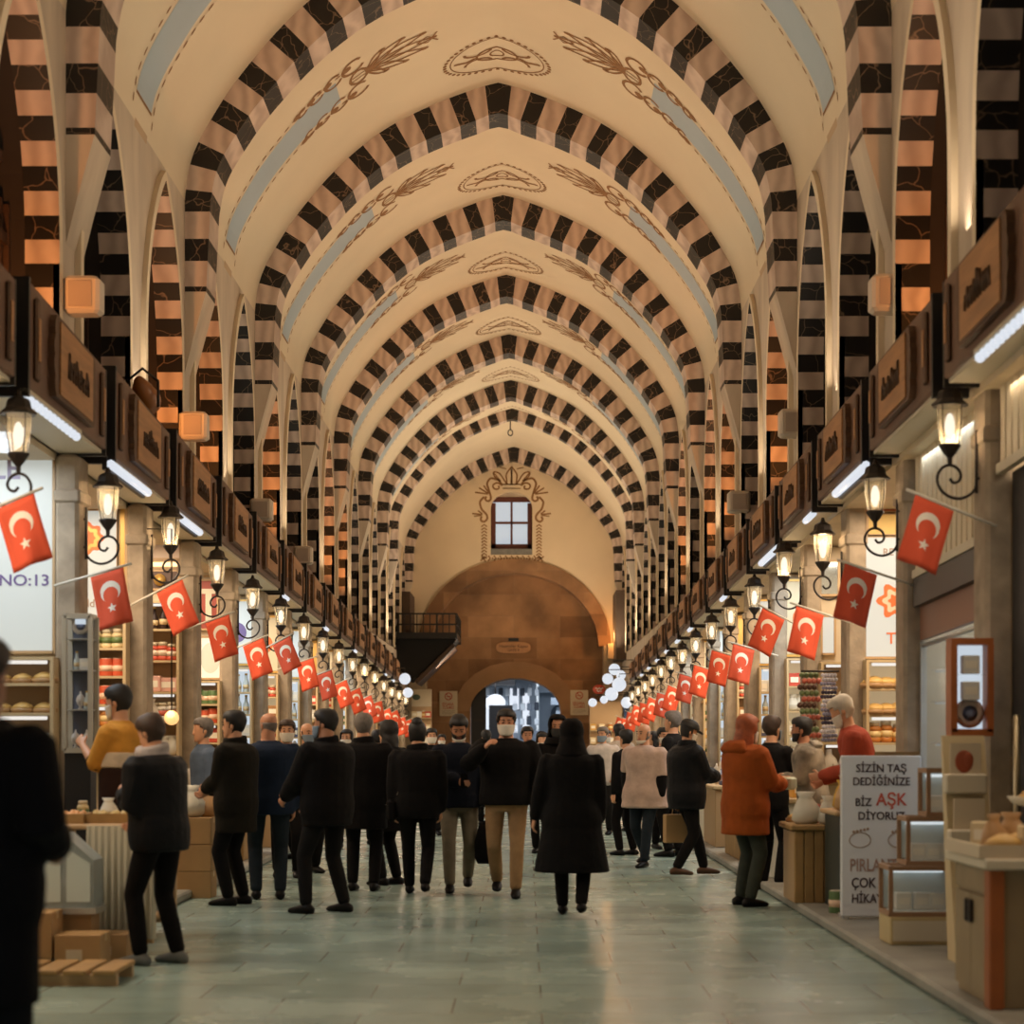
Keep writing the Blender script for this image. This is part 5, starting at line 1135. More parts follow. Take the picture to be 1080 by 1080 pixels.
def kiosk(x0, x1, y0, y1, Y, label, sign, kinds, green):
    xa, za = px(x0, y0, Y); xb, zb = px(x1, y1, Y); w = (xb-xa)/2; t = thing('kiosk', label, 'kiosk', ((xa+xb)/2, Y, 0)); b = MB(); b.box(-w, w, .0, .3, 0, za); b.obj('body', M_SHELFB, t)
    if sign: b = MB(); b.box(-w, w, -.04, 0, za-.55, za); o = b.obj('sign_board', M_NOTICE, t); b = MB(); b.ball((-w*.5, -.045, za-.25), .13, .01, .09, n=14); b.obj('green_logo', mat('logo_green', srgb(70, 90, 75), .5), o)
    lev = [za-.62-.42*j-.28 for j in range(4)]
    for j, z in enumerate(lev):
        b = MB(); b.box(-w, w, -.22, 0, z-.03, z); b.obj('shelf', M_SHELF, t)
        for i in range(4): item(kinds[(i+j) % len(kinds)], ((xa+xb)/2-w+.1+(2*w-.2)*i/3, Y-.12, z), '%s on the %s' % (DESC[kinds[(i+j) % len(kinds)]], label), '%ss on the %s' % (DESC[kinds[(i+j) % len(kinds)]], label), 1.15)
kiosk(434, 455, 727, 790, 58.6, 'shelf kiosk with green logo board at far left', True, ['box_cream', 'box_white', 'jar_amber', 'box_red'], True)
kiosk(622, 656, 740, 790, 58.0, 'bright goods kiosk at the far right end', False, ['box_gold', 'box_cream', 'jar_amber', 'box_white'], False)
x, z = px(632, 727, 57.5); t = thing('round_sign', 'small red oval sign hanging at far right', 'sign', (x, 57.5, z)); b = MB(); b.lathe([(.2, 0), (.2, .05)], n=20, axis='Y'); o = b.obj('disc', M_RED, t); o.scale = (1, 1, .75); wv = MB(); wv.tube([(-.12+.02*q, -.03, .03*math.sin(q*1.3)+.02) for q in range(13)], .012, 5); wv.tube([(-.08+.02*q, -.03, .02*math.sin(q*1.7)-.06) for q in range(9)], .010, 5); wv.obj('lettering', M_PLW, t); b = MB(); b.tube([(0, .02, .14), (0, .02, .22), (3.66-x, .02, .22)], .012); b.obj('hanger', M_IRON, t)
t = thing('duckboard', 'low wooden standing board behind the left food stall', 'platform', (-2.71, 14.27, 0.085)); b = MB()
for i in range(5): b.bbox(-.3+.12*i, -.2+.12*i, -.28, .28, .05, .085, .004)
b.obj('plank', M_CRATE, t); b = MB(); b.box(-.08, .3, -.25, -.2, 0, .05); b.obj('bearer', M_SHELFB, t); b = MB(); b.box(-.08, .3, .2, .25, 0, .05); b.obj('bearer', M_SHELFB, t)
# ------------------------------------------------------------------ people
EX, EYv, EZ = Vector((1, 0, 0)), Vector((0, 1, 0)), Vector((0, 0, 1))
def ik(A, T, l1, l2, pole):
    d = T-A; L = min(d.length, (l1+l2)*.998); d = d.normalized(); T = A+d*L
    a = (l1*l1-l2*l2+L*L)/(2*L); h = math.sqrt(max(0, l1*l1-a*a)); p = pole-d*pole.dot(d)
    p = p.normalized() if p.length > 1e-4 else EX
    return A+d*a+p*h, T
def limb(b, pts, radii, n=12, flat=1.0):
    rings = []; N = len(pts)
    for k, p in enumerate(pts):
        t = (pts[min(k+1, N-1)]-pts[max(k-1, 0)]).normalized(); u = t.cross(EYv if abs(t.y) < .9 else EX).normalized(); v = t.cross(u).normalized()
        rings.append((p, u, v, radii[k], radii[k]*flat))
    e = (pts[0]-pts[1]).normalized(); r = rings[0]; rings.insert(0, (r[0]+e*radii[0]*.6, r[1], r[2], r[3]*.6, r[4]*.6))
    e = (pts[-1]-pts[-2]).normalized(); r = rings[-1]; rings.append((r[0]+e*radii[-1]*.6, r[1], r[2], r[3]*.6, r[4]*.6))
    b.loft(rings, n)
HEADR = [(-.118, .022, .028, .050), (-.110, .036, .046, .040), (-.092, .050, .062, .026), (-.062, .060, .076, .013), (-.025, .066, .086, .003), (.02, .072, .094, -.003), (.055, .073, .095, -.006), (.085, .064, .085, -.009), (.108, .043, .060, -.011), (.120, .018, .025, -.012)]
def head_r(z):
    if z <= HEADR[0][0]: return HEADR[0][1:]
    for a, c in zip(HEADR, HEADR[1:]):
        if z <= c[0]: u = (z-a[0])/(c[0]-a[0]); return tuple(p+(q-p)*u for p, q in zip(a[1:], c[1:]))
    return HEADR[-1][1:]
JOBS = []                                                   # (raw mesh builder, voxel, smooth, material, part name, parent)
def job(b, vox, sm, m, name, parent, solid=0, label=None): JOBS.append((b, vox, sm, m, name, parent, solid, label))
SKIN = [cm('skin_a', (205, 150, 115), .5), cm('skin_b', (185, 128, 95), .5), cm('skin_c', (215, 165, 135), .5)]
def cloth_m(name, rgb, rough=.85):
    m = mat('cloth_'+name, srgb(*rgb), rough, var=.25, vscale=9, bump=.45, bscale=9); m.node_tree.nodes['Principled BSDF'].inputs['Specular IOR Level'].default_value = .15; return m
BLK = cloth_m('black', (15, 12, 12)); CHR = cloth_m('charcoal', (23, 21, 21)); NVY = cloth_m('navy', (18, 22, 34)); SHOE = cloth_m('shoe', (14, 12, 12), .5); OLV = cloth_m('olive_black', (27, 23, 16))
JEAN = cloth_m('dark_jeans', (34, 42, 50)); KHK = cloth_m('khaki', (150, 118, 84)); GRY = cloth_m('grey_trousers', (118, 108, 92)); GRN = cloth_m('dull_green', (62, 66, 58))
MSK = cm('mask_white', (215, 205, 190), .7); MSKB = cm('mask_blue', (120, 135, 150), .7); MSKK = cm('mask_black', (22, 20, 20), .7)
HBK = mat('hair_black', srgb(24, 18, 15), .6, var=.3, vscale=30); HGR = mat('hair_grey', srgb(120, 110, 102), .7, var=.35, vscale=30); HBR = mat('hair_brown', srgb(62, 42, 30), .6, var=.3, vscale=30); HWH = mat('hair_white', srgb(200, 190, 175), .7, var=.2, vscale=30); HOR = mat('hair_auburn', srgb(170, 85, 40), .6, var=.4, vscale=25)
EYEM = mat('eye_dark', (.01, .008, .006), .3); BROW = mat('brow', (.035, .02, .014), .8); LIP = cm('lip', (150, 85, 75), .6)
def person(label, X, Y, face, H=1.75, z0=0.0, lean=0, yaw=0, pitch=0, hl=(-.24, .02, .78), hr=(.24, .02, .78), fl=(-.10, 0, 0), fr=(.10, 0, 0), skin=0, wide=1.0,
           top=BLK, hem=.78, puff=.028, flare=0.0, sleeve=1.0, sleeve_m=None, legs=BLK, skirt=None, shoes=SHOE, hair=('short', HBK), mask=None, seen_face=False, extra=None, beard=None, group=None, elL=None, elR=None, collar=None, sit=False):
    S = H/1.75; root = thing('person', label, 'person', (X, Y, z0), math.radians(face), group)
    def sc(v): return Vector(v)*S
    hipz = .92; lr = math.radians(lean); cl, sl_ = math.cos(lr), math.sin(lr)
    def up(v):                                              # tilt of the upper body about the hips
        v = Vector(v); y, z = v.y, v.z-hipz; return Vector((v.x, y*cl+z*sl_, hipz-y*sl_+z*cl))
    ax, ay, az = EX, Vector((0, cl, -sl_)), Vector((0, sl_, cl))
    w = wide
    def torso(inf, zmin, zmax, flare=0.0):
        base = [(.80, .15, .105), (.86, .168, .115), (.95, .172, .12), (1.05, .158, .112), (1.15, .160, .115), (1.25, .170, .12), (1.34, .180, .12), (1.40, .182, .108), (1.445, .135, .085), (1.475, .075, .065), (1.50, .058, .058), (1.55, .053, .057), (1.60, .052, .055)]
        rings = []
        def at(z):
            if z <= base[0][0]: return base[0][1:]
            for a, c in zip(base, base[1:]):
                if z <= c[0]: u = (z-a[0])/(c[0]-a[0]); return (a[1]+(c[1]-a[1])*u, a[2]+(c[2]-a[2])*u)
            return base[-1][1:]
        zsq = sorted({zmin, zmax} | {r[0] for r in base if zmin < r[0] < zmax} | ({zmin+.12*i for i in range(8) if zmin+.12*i < .8} if zmin < .8 else set()))
        for z in zsq:
            rx, ry = at(z); f = max(0, (1.1-z))*flare
            i = inf if z < 1.43 else inf*(1-min(1, (z-1.43)/.05)*.55)
            c = up((0, .012 if z > 1.45 else 0, z)) if z > hipz-.3 else Vector((0, 0, z))
            rings.append((c*S, ax, (ay if z > hipz-.1 else EYv), (rx*w+i+f)*S, (ry*w+i+f*.8)*S))
        return rings
    # joints
    sh = {s: up((s*.175*w, 0, 1.40)) for s in (-1, 1)}; hp = {s: Vector((s*.09*w, 0, .90)) for s in (-1, 1)}
    hand = {-1: Vector(hl), 1: Vector(hr)}; foot = {-1: Vector(fl), 1: Vector(fr)}; el, wr, kn, an = {}, {}, {}, {}
    for s in (-1, 1):
        pole = Vector((elL if s < 0 else elR) or (s*.5, -.8, -.35))
        el[s], wr[s] = ik(sh[s], hand[s], .285, .255, pole)
        ft = foot[s]; ankle = Vector((ft.x, ft.y-.0, .085+ft.z)); kn[s], an[s] = ik(hp[s], ankle, .425, .415, Vector((s*.12, 1, .1)))
    # head frame
    hc = up((0, .028, 1.628)); ry_, rp = math.radians(yaw), math.radians(pitch)
    R = Matrix.Rotation(ry_, 3, 'Z') @ Matrix.Rotation(-rp, 3, 'X') @ Matrix.Rotation(-lr*.4, 3, 'X')
    hc = hc+R @ Vector((0, .0, 0)); hx, hy, hz = R @ EX, R @ EYv, R @ EZ
    def hp3(x, y, z): return (hc+hx*x+hy*y+hz*z)*S
    # ---- body: one continuous surface
    b = MB(); b.loft(torso(0, .80, 1.60), 16)
    b.loft([(hp3(0, yo, z), hx, hy, rx*S, ry*S) for z, rx, ry, yo in HEADR], 16)
    b.loft([(hp3(0, .075, -.035), hx, hz, .016*S, .012*S), (hp3(0, .098, -.03), hx, hz, .014*S, .013*S), (hp3(0, .108, -.032), hx, hz, .008*S, .008*S)], 8)
    b.loft([(hp3(0, .082, .022), hx, hy, .008*S, .012*S), (hp3(0, .096, -.03), hx, hy, .012*S, .012*S)], 8)
    for s in (-1, 1):
        b.loft([(hp3(s*.068, -.008, -.028), hy, hz, .012*S, .014*S), (hp3(s*.074, -.008, -.005), hy, hz, .018*S, .03*S), (hp3(s*.084, -.014, .0), hy, hz, .016*S, .026*S)], 8)
        limb(b, [v*S for v in (sh[s], sh[s].lerp(el[s], .4), el[s], el[s].lerp(wr[s], .3), wr[s])], [r*S for r in (.056, .050, .041, .042, .027)])
        limb(b, [v*S for v in (hp[s], hp[s].lerp(kn[s], .4), kn[s], kn[s].lerp(an[s], .3), an[s])], [r*S for r in (.088, .076, .053, .055, .036)])
        f0 = an[s]; b.loft([((f0+Vector((0, -.06, -.045)))*S, EX, EZ, .028*S, .03*S), ((f0+Vector((0, 0, -.035)))*S, EX, EZ, .035*S, .04*S), ((f0+Vector((0, .10, -.055)))*S, EX, EZ, .042*S, .024*S), ((f0+Vector((0, .165, -.065)))*S, EX, EZ, .03*S, .014*S)], 10)
        # hand: palm, four unequal bent fingers, thumb from the side
        d = (wr[s]-el[s]).normalized(); inw = Vector((-s, .15, 0)); nrm = (inw-d*inw.dot(d)); nrm = nrm.normalized() if nrm.length > .05 else EZ
        side = d.cross(nrm).normalized()
        if side.z < 0 or (abs(side.z) < .2 and side.y < 0): side = -side
        p0 = wr[s]
        b.loft([((p0-d*.015)*S, side, nrm, .024*S, .02*S), ((p0+d*.03)*S, side, nrm, .036*S, .019*S), ((p0+d*.085)*S, side, nrm, .041*S, .015*S), ((p0+d*.095)*S, side, nrm, .034*S, .011*S)], 10)
        for q, (off, L) in enumerate(((.030, .068), (.010, .077), (-.010, .071), (-.029, .056))):
            a = p0+d*.082+side*off; m1 = a+(d*.8+nrm*.35).normalized()*L*.5; m2 = m1+(d*.45+nrm*.85).normalized()*L*.52
            limb(b, [a*S, m1*S, m2*S], [.0098*S, .0092*S, .0078*S], 7)
        a = p0+d*.02+side*.024; m1 = a+(side*.75+d*.6+nrm*.2).normalized()*.042; m2 = m1+(d*.85+nrm*.45).normalized()*.034
        limb(b, [a*S, m1*S, m2*S], [.0125*S, .011*S, .0085*S], 7)
    job(b, .0078, 2, SKIN[skin], 'body', root)
    # ---- clothing
    b = MB(); b.loft(torso(puff, hem, 1.492, flare), 20)
    slv = b if sleeve_m is None else MB()
    for s in (-1, 1):
        e = puff*.75; pts = [sh[s]+az*.0, sh[s].lerp(el[s], .5), el[s], el[s].lerp(wr[s], .5), wr[s]-(wr[s]-el[s])*.04]; rr = [.060+e, .054+e, .047+e, .042+e*.9, .034+e*.6]
        if sleeve < .6: pts = pts[:2]; rr = rr[:2]
        elif sleeve < .9: pts = pts[:3]+[el[s].lerp(wr[s], .2)]; rr = rr[:3]+[.044+e]
        if sleeve_m is not None:
            limb(b, [v*S for v in pts[:3]], [r*S*1.06 for r in rr[:3]]); limb(slv, [v*S for v in pts[1:]], [r*S for r in rr[1:]])
        else: limb(b, [v*S for v in pts], [r*S for r in rr])
    job(b, .013, 4, top, 'coat' if hem < .6 else 'jacket', root)
    if sleeve_m is not None: job(slv, .012, 3, sleeve_m, 'sleeves', root)
    if collar is not None:
        b = MB(); c = up((0, .01, 1.475)); N = 18
        pts = [(c+ax*(.088*math.cos(2*PI*i/N))+ay*(.085*math.sin(2*PI*i/N))+az*(.012*math.sin(2*PI*i/N+2)))*S for i in range(N+1)]
        for rr_, zz in ((.030, 0), (.026, .03)): b.tube([p+az*zz*S for p in pts], rr_*S, 8)
        job(b, .012, 3, collar, 'collar', root)
    b = MB(); b.loft([(Vector((0, 0, z))*S, EX, EYv, rx*w*S, ry*w*S) for z, rx, ry in ((.80, .165, .115), (.88, .182, .128), (.97, .182, .13), (1.02, .172, .122))], 16)
    for s in (-1, 1): limb(b, [v*S for v in (hp[s]-EZ*.02, hp[s].lerp(kn[s], .45), kn[s], kn[s].lerp(an[s], .5), an[s]+(kn[s]-an[s])*.03)], [r*S for r in (.100, .090, .070, .066, .056)])
    job(b, .013, 3, legs, 'trousers', root)
    for s in (-1, 1):
        f0 = an[s]; b = MB(); tilt = max(0, foot[s].z)*1.2
        b.loft([((f0+Vector((0, -.075, -.05)))*S, EX, EZ, .030*S, .032*S), ((f0+Vector((0, -.02, -.035)))*S, EX, EZ, .045*S, .05*S), ((f0+Vector((0, .08, -.05)))*S, EX, EZ, .05*S, .036*S), ((f0+Vector((0, .17, -.062-tilt*.2)))*S, EX, EZ, .042*S, .024*S), ((f0+Vector((0, .195, -.066-tilt*.2)))*S, EX, EZ, .02*S, .014*S)], 12)
        for v in range(len(b.v)):
            p = b.v[v]; b.v[v] = (p[0], p[1], max(p[2], (foot[s].z*.5)*S))
        o = b.obj('shoe', shoes, root)
    # ---- head dressing
    def shell(pred, infl, z0_, z1_, m, name, below=None, thick=.010, nz=16, nt=32, wob=0.0, tap=None):
        b = MB(); v = []; f = []
        for i in range(nz+1):
            z = z0_+(z1_-z0_)*i/nz; rx, ry, yo = head_r(min(max(z, -.118), .118)) if below is None or z > -.03 else below(z)
            up_ = max(0, (z-.05)/.07)*infl
            k = 1.0 if z < .118 else .3
            for j in range(nt):
                a = 2*PI*j/nt; g = infl*(1+wob*math.sin(5*a+z*60))*(1 if tap is None else max(.12, min(1, tap(z, math.cos(a), math.sin(a))))); v.append(hp3((rx*k+g)*math.cos(a), yo+(ry*k+g)*math.sin(a), z+up_))
        for i in range(nz):
            for j in range(nt):
                j2 = (j+1) % nt; z = z0_+(z1_-z0_)*(i+.5)/nz; a = 2*PI*(j+.5)/nt
                if pred(z, math.cos(a), math.sin(a)): f.append((i*nt+j, i*nt+j2, i*nt+nt+j2, i*nt+nt+j))
        if z1_ >= .118:
            if pred(.12, 0, 0): f.append(tuple(nz*nt+j for j in range(nt)))
        b.add(v, f, 0, True); job(b, 0, 1, m, name, root, thick*S)
    st, hm = hair
    def short(z, cx, sy): return z > (.062 if sy > .55 else .030 if sy > .2 else -.02 if sy > -.2 else -.075)
    thr = lambda sy: (.062 if sy > .55 else .030 if sy > .2 else -.02 if sy > -.2 else -.075)
    tp = lambda z, cx, sy: (z-(.062*max(0, sy)**.7 if sy > 0 else .0+.075*sy)+.012)/.05
    if st == 'short': shell(short, .021, -.09, .119, hm, 'hair', wob=.12, tap=tp, nz=22, thick=.006)
    elif st == 'bald': shell(lambda z, cx, sy: sy < .15 and -.07 < z < .035, .006, -.09, .06, hm, 'hair', thick=.004, tap=lambda z, cx, sy: min((z+.08)/.04, (.05-z)/.04))
    elif st == 'cap':
        shell(short, .010, -.09, .05, HBK, 'hair'); shell(lambda z, cx, sy: z > .035, .018, .03, .119, hm, 'cap')
        b = MB(); b.loft([(hp3(0, .095, .045), hx, hz, .07*S, .008*S), (hp3(0, .15, .035), hx, hz, .055*S, .006*S), (hp3(0, .168, .03), hx, hz, .03*S, .005*S)], 10); job(b, 0, 0, hm, 'cap_visor', root)
    elif st in ('long', 'bun', 'hood', 'beanie'):
        if st == 'hood': shell(lambda z, cx, sy: not (sy > .62 and -.115 < z < .085), .030, -.19, .119, hm, 'hood', below=lambda z: (.075+max(0, -.06-z)*.35, .088+max(0, -.06-z)*.3, -.01), thick=.014, wob=.08)
        elif st == 'beanie': shell(lambda z, cx, sy: z > (.03 if sy > 0 else -.02), .020, -.04, .119, hm, 'beanie', wob=.1)
        elif st == 'long': shell(lambda z, cx, sy: z > .06 or sy < .45, .020, -.26, .119, hm, 'hair', below=lambda z: (.070, .075, -.02), thick=.018, wob=.2)
        else:
            shell(short, .014, -.09, .119, hm, 'hair', wob=.15); b = MB(); q = hp3(0, -.06, .12); b.ball(q, .055*S, .055*S, .055*S); job(b, 0, 0, hm, 'hair_bun', root)
    if mask is not None:
        mm, chin = mask
        if chin: shell(lambda z, cx, sy: sy > .1, .014, -.119, -.078, mm, 'face_mask', nz=6)
        else: shell(lambda z, cx, sy: sy > .22, .016, -.116, -.012, mm, 'face_mask', nz=8)
    if beard is not None: shell(lambda z, cx, sy: sy > .05 and (z < -.075 or abs(cx) > .42 or -.056 < z < -.046) , .008, -.118, -.030, beard, 'beard', nz=14, thick=.005)
    if seen_face:
        for s in (-1, 1):
            b = MB(); b.ball(hp3(s*.030, .086, .006), .012*S, .008*S, .006*S, 8, 6); b.obj('eye', EYEM, root)
            b = MB(); b.tube([hp3(s*.012, .094, .028), hp3(s*.030, .095, .034), hp3(s*.050, .082, .028)], .0042*S, 6); b.obj('eyebrow', BROW, root)
        if mask is None or mask[1]:
            b = MB(); b.tube([hp3(-.024, .083, -.067), hp3(0, .090, -.064), hp3(.024, .083, -.067)], .0065*S, 6); b.obj('mouth', LIP, root)
    if extra: extra(root, S, dict(wr=wr, el=el, sh=sh, up=up, an=an, hp3=hp3, az=az, ay=ay, d={s: (wr[s]-el[s]).normalized() for s in (-1, 1)}))
    return root
def gy(fy): return HC*FPX/(fy-783)
def at(xp, Y): return XC+(xp-555)/FPX*Y
WALK = dict(fl=(-.09, .20, 0), fr=(.09, -.20, .05)); WALK2 = dict(fl=(-.09, -.18, .05), fr=(.09, .18, 0)); STAND = dict(fl=(-.11, .02, 0), fr=(.11, -.02, 0))
M_PHONE = mat('phone_glass', (.02, .02, .025), .2)
def held(name, label, cat, world_root, S, p, rz, build):   # something carried in the hand: a thing of its own
    R = Matrix.Rotation(world_root.rotation_euler.z, 3, 'Z'); w = Vector(world_root.location)+R @ (Vector(p)*S)
    t = thing(name, label, cat, w, world_root.rotation_euler.z+rz); build(t); return t
def phone(label):
    def f(root, S, J):
        p = J['wr'][1]+J['d'][1]*.10+EZ*.03
        def bd(t): b = MB(); b.bbox(-.036, .036, -.005, .005, -.07, .07, .004); b.obj('case', BLK, t); b = MB(); b.box(-.032, .032, -.0062, -.005, -.064, .064); b.obj('screen', mat('phone_screen', (.3, .35, .4), .2, emit=(.5, .6, .7), es=.5), t)
        held('phone', label, 'phone', root, S, p, 0, bd)
    return f
def strap(m, side=1, bag=None, label='shoulder bag'):
    def f(root, S, J):
        up = J['up']; pts = [up((side*.10, -.02, 1.475)), up((side*.06, .15, 1.36)), up((-side*.06, .168, 1.2)), up((-side*.19, .10, 1.02)), up((-side*.205, .0, .95))]
        back = [up((side*.10, -.02, 1.475)), up((side*.04, -.155, 1.36)), up((-side*.08, -.165, 1.2)), up((-side*.19, -.10, 1.02)), up((-side*.205, .0, .95))]
        t = held('shoulder_bag', label, 'bag', root, 1, (0, 0, 0), 0, lambda t: None)
        b = MB(); b.tube([p*S for p in pts], .012, 6); b.tube([p*S for p in back], .012, 6); b.obj('strap', m, t)
        b = MB(); c = up((-side*.255, 0, .86))*S; b.bbox(c.x-.05, c.x+.05, -.13, .13, c.z-.11, c.z+.11, .03); b.obj('bag', bag or m, t)
        b = MB(); b.ball(c+Vector((-side*.052, .05, .05)), .012, n=8, m=6); b.obj('clasp', M_STEEL, t)
    return f
# ---- left foreground and left side
person('tall person in a dark coat cropped at the left edge of the photo', at(-24, 6.5), 6.5, -20, H=1.86, top=BLK, hem=.55, puff=.05, legs=CHR, skin=1, hair=('short', HBR), hl=(-.27, .10, .82), hr=(.20, .16, 1.06), wide=1.12, **WALK)
def scarf_white(root, S, J):
    b = MB(); up = J['up']
    for a0, zz, r in ((0, 1.48, .04), (1.5, 1.52, .036), (3, 1.44, .034)):
        b.tube([up((.095*math.cos(2*PI*i/14), .02+.085*math.sin(2*PI*i/14), zz+.02*math.sin(2*PI*i/14+a0)))*S for i in range(15)], r*S, 8)
    b.tube([up((-.04, .12, 1.46))*S, up((-.06, .17, 1.36))*S, up((-.05, .17, 1.25))*S], .04*S, 8)
    job(b, .012, 3, cloth_m('pale_scarf', (185, 175, 172)), 'scarf', root)
person('woman in black puffer jacket and pale scarf standing at the left stall, side on', at(168, 12.45), 12.45, 62, H=1.68, top=cloth_m('puffer_black', (17, 18, 22), .6), hem=.80, puff=.065, legs=BLK, wide=1.1, hair=('short', HBR), hl=(-.10, .24, 1.20), hr=(.12, .26, 1.0), pitch=18, lean=4, shoes=cloth_m('grey_sneaker', (110, 112, 110)), extra=scarf_white, fl=(-.12, .07, 0), fr=(.13, -.06, 0))
def vendor_band(root, S, J):
    b = MB(); up = J['up']; b.loft([(up((0, 0, z))*S, EX, EYv, (.226)*S, .162*S) for z in (1.13, 1.16, 1.22, 1.25)], 20); job(b, .012, 2, cloth_m('band_cream', (215, 195, 170)), 'jumper_band', root)
    b = MB(); b.loft([(up((0, 0, z))*S, EX, EYv, rx*S, ry*S) for z, rx, ry in ((.80, .222, .158), (.95, .224, .160), (1.05, .222, .158), (1.13, .224, .160))], 20); job(b, .012, 2, cloth_m('brown_lower', (48, 30, 24)), 'jumper_lower', root)
person('vendor in yellow, cream and brown jumper behind the left food stall, masked', at(128, 14.25), 14.25, 75, H=1.76, z0=.17, wide=1.1, top=cloth_m('yellow_jumper', (214, 150, 62)), sleeve_m=cloth_m('brown_lower', (48, 30, 24)), sleeve=.85, hem=.80, legs=BLK, hair=('short', HBK), mask=(MSK, False), seen_face=True, hl=(-.05, .30, 1.30), hr=(.16, .20, .86), pitch=12, skin=0, extra=vendor_band, **STAND)
person('man in open olive black coat facing left with clasped hands', at(249, 17.0), 17.0, 72, H=1.78, wide=1.12, top=OLV, hem=.66, puff=.06, legs=BLK, collar=OLV, hair=('short', HBK), seen_face=True, hl=(-.02, .30, 1.05), hr=(.06, .30, 1.03), yaw=10, **STAND)
person('person in blue grey top with grey hair behind the olive coated man', at(216, 18.9), 18.9, 120, H=1.74, top=cloth_m('blue_grey', (92, 105, 125)), legs=CHR, hair=('short', HGR), **STAND)
person('balding man in navy jacket and jeans seen from behind on the left', at(283, 17.6), 17.6, 10, H=1.78, top=cloth_m('navy_bright', (26, 38, 58)), hem=.80, puff=.06, legs=JEAN, hair=('bald', HGR), wide=1.2, yaw=30, skin=1, **STAND)
person('man in white mask facing the camera behind the balding man', at(303, 20.5), 20.5, 185, H=1.74, top=BLK, legs=BLK, hair=('short', HBR), mask=(MSK, False), seen_face=True, **STAND)
person('man with high forehead and blue mask looking right on the left side', at(323, 21.2), 21.2, 215, H=1.72, top=CHR, legs=BLK, hair=('bald', HBK), mask=(MSKB, False), seen_face=True, **STAND)
person('broad man in black jacket turned left with masked face, left of centre', at(345, 16.2), 16.2, 55, H=1.78, top=BLK, hem=.76, puff=.065, legs=CHR, wide=1.22, collar=BLK, hair=('short', HBK), mask=(MSKB, False), hl=(-.16, .34, 1.0), hr=(.12, .30, .92), skin=1, yaw=20, fl=(-.16, .10, 0), fr=(.16, -.06, 0))
person('grey haired person in black seen from behind, left of the centre', at(383, 18.6), 18.6, -5, H=1.78, top=BLK, hem=.62, puff=.075, wide=1.12, legs=BLK, hair=('short', HGR), collar=BLK, **STAND)
person('dark haired woman in black turned left beside the grey haired person', at(411, 19.4), 19.4, 60, H=1.72, top=BLK, hem=.58, puff=.07, wide=1.1, legs=BLK, hair=('long', HBK), extra=strap(BLK, 1, None, 'black bag carried by the dark haired woman in black'), **STAND)
person('woman in black with high hair bun and bag strap walking away', at(440, 18.1), 18.1, 0, H=1.70, top=BLK, hem=.78, puff=.065, wide=1.08, collar=BLK, legs=BLK, hair=('bun', HBK), extra=strap(GRY, 1, BLK, 'dark shoulder bag with grey strap on the woman with a bun'), **WALK)
def bagman(root, S, J):
    p = J['wr'][-1]-EZ*.02
    def bd(t):
        b = MB(); b.loft([((0, 0, z), EX, EYv, rx, ry) for z, rx, ry in ((-.52, .10, .05), (-.46, .13, .07), (-.30, .13, .065), (-.14, .09, .04), (-.09, .04, .02))], 14); b.obj('bag', BLK, t)
        b = MB(); b.tube([(-.05, 0, -.12), (-.035, 0, -.04), (0, 0, -.005), (.035, 0, -.04), (.05, 0, -.12)], .008, 6); b.obj('handle', BLK, t)
    held('carrier_bag', 'black carrier bag hanging from the phone reading man', 'bag', root, S, p+J['d'][-1]*.06, 0, bd); phone('phone held by the bearded man in dark blue')(root, S, J)
person('bearded man in dark blue jacket reading a phone while walking towards camera', at(484, 18.6), 18.6, 182, H=1.76, top=NVY, hem=.84, puff=.06, wide=1.08, legs=GRY, hair=('short', HBK), mask=(MSK, True), seen_face=True, hr=(.0, .32, 1.10), hl=(-.28, .10, .86), pitch=24, skin=1, beard=HBK, extra=bagman, **WALK2)
person('man in white mask, black jacket and khaki trousers walking towards camera', at(534, 18.0), 18.0, 180, H=1.81, top=BLK, hem=.86, puff=.06, legs=KHK, hair=('short', HBK), mask=(MSK, False), seen_face=True, hr=(.20, .34, 1.40), hl=(-.36, .14, .92), wide=1.18, elR=(.7, -.1, -.7), skin=1, **WALK)
person('woman in long black coat and head covering walking away at centre', at(603, 15.9), 15.9, -3, H=1.68, wide=1.15, top=cloth_m('coat_black', (13, 11, 11)), hem=.40, puff=.045, flare=.18, legs=BLK, hair=('hood', BLK), hl=(-.34, .06, .86), hr=(.26, .04, .80), **WALK)
person('person with dark hood and black mask facing camera behind the long coat', at(588, 21.5), 21.5, 178, H=1.80, top=BLK, legs=BLK, hair=('hood', BLK), mask=(MSKK, False), seen_face=True, skin=1, **STAND)
person('small dark haired person facing camera far behind the khaki trousered man', at(556, 27), 27, 185, H=1.72, top=OLV, legs=BLK, hair=('short', HBK), seen_face=True, skin=1, **STAND)
person('far person in patterned brown and cream scarf near the gateway', at(573, 25), 25, 170, H=1.62, top=cloth_m('mottled', (120, 95, 75)), legs=BLK, hair=('long', HBK), mask=(MSK, False), collar=MSK, **STAND)
person('grey haired man in white short sleeved tunic and blue mask, right of centre', at(636, 30), 30, 165, H=1.74, top=cloth_m('white_tunic', (206, 196, 190)), sleeve_m=BLK, hem=.80, puff=.05, legs=CHR, hair=('short', HGR), mask=(MSKB, False), seen_face=True, yaw=-12, hl=(-.22, .12, .95), **STAND)
person('man in cream shirt seen from behind beside the right stalls', at(653, 31), 31, 10, H=1.80, top=cloth_m('cream_shirt', (195, 178, 160)), hem=.82, puff=.04, legs=CHR, hair=('short', HBK), **STAND)
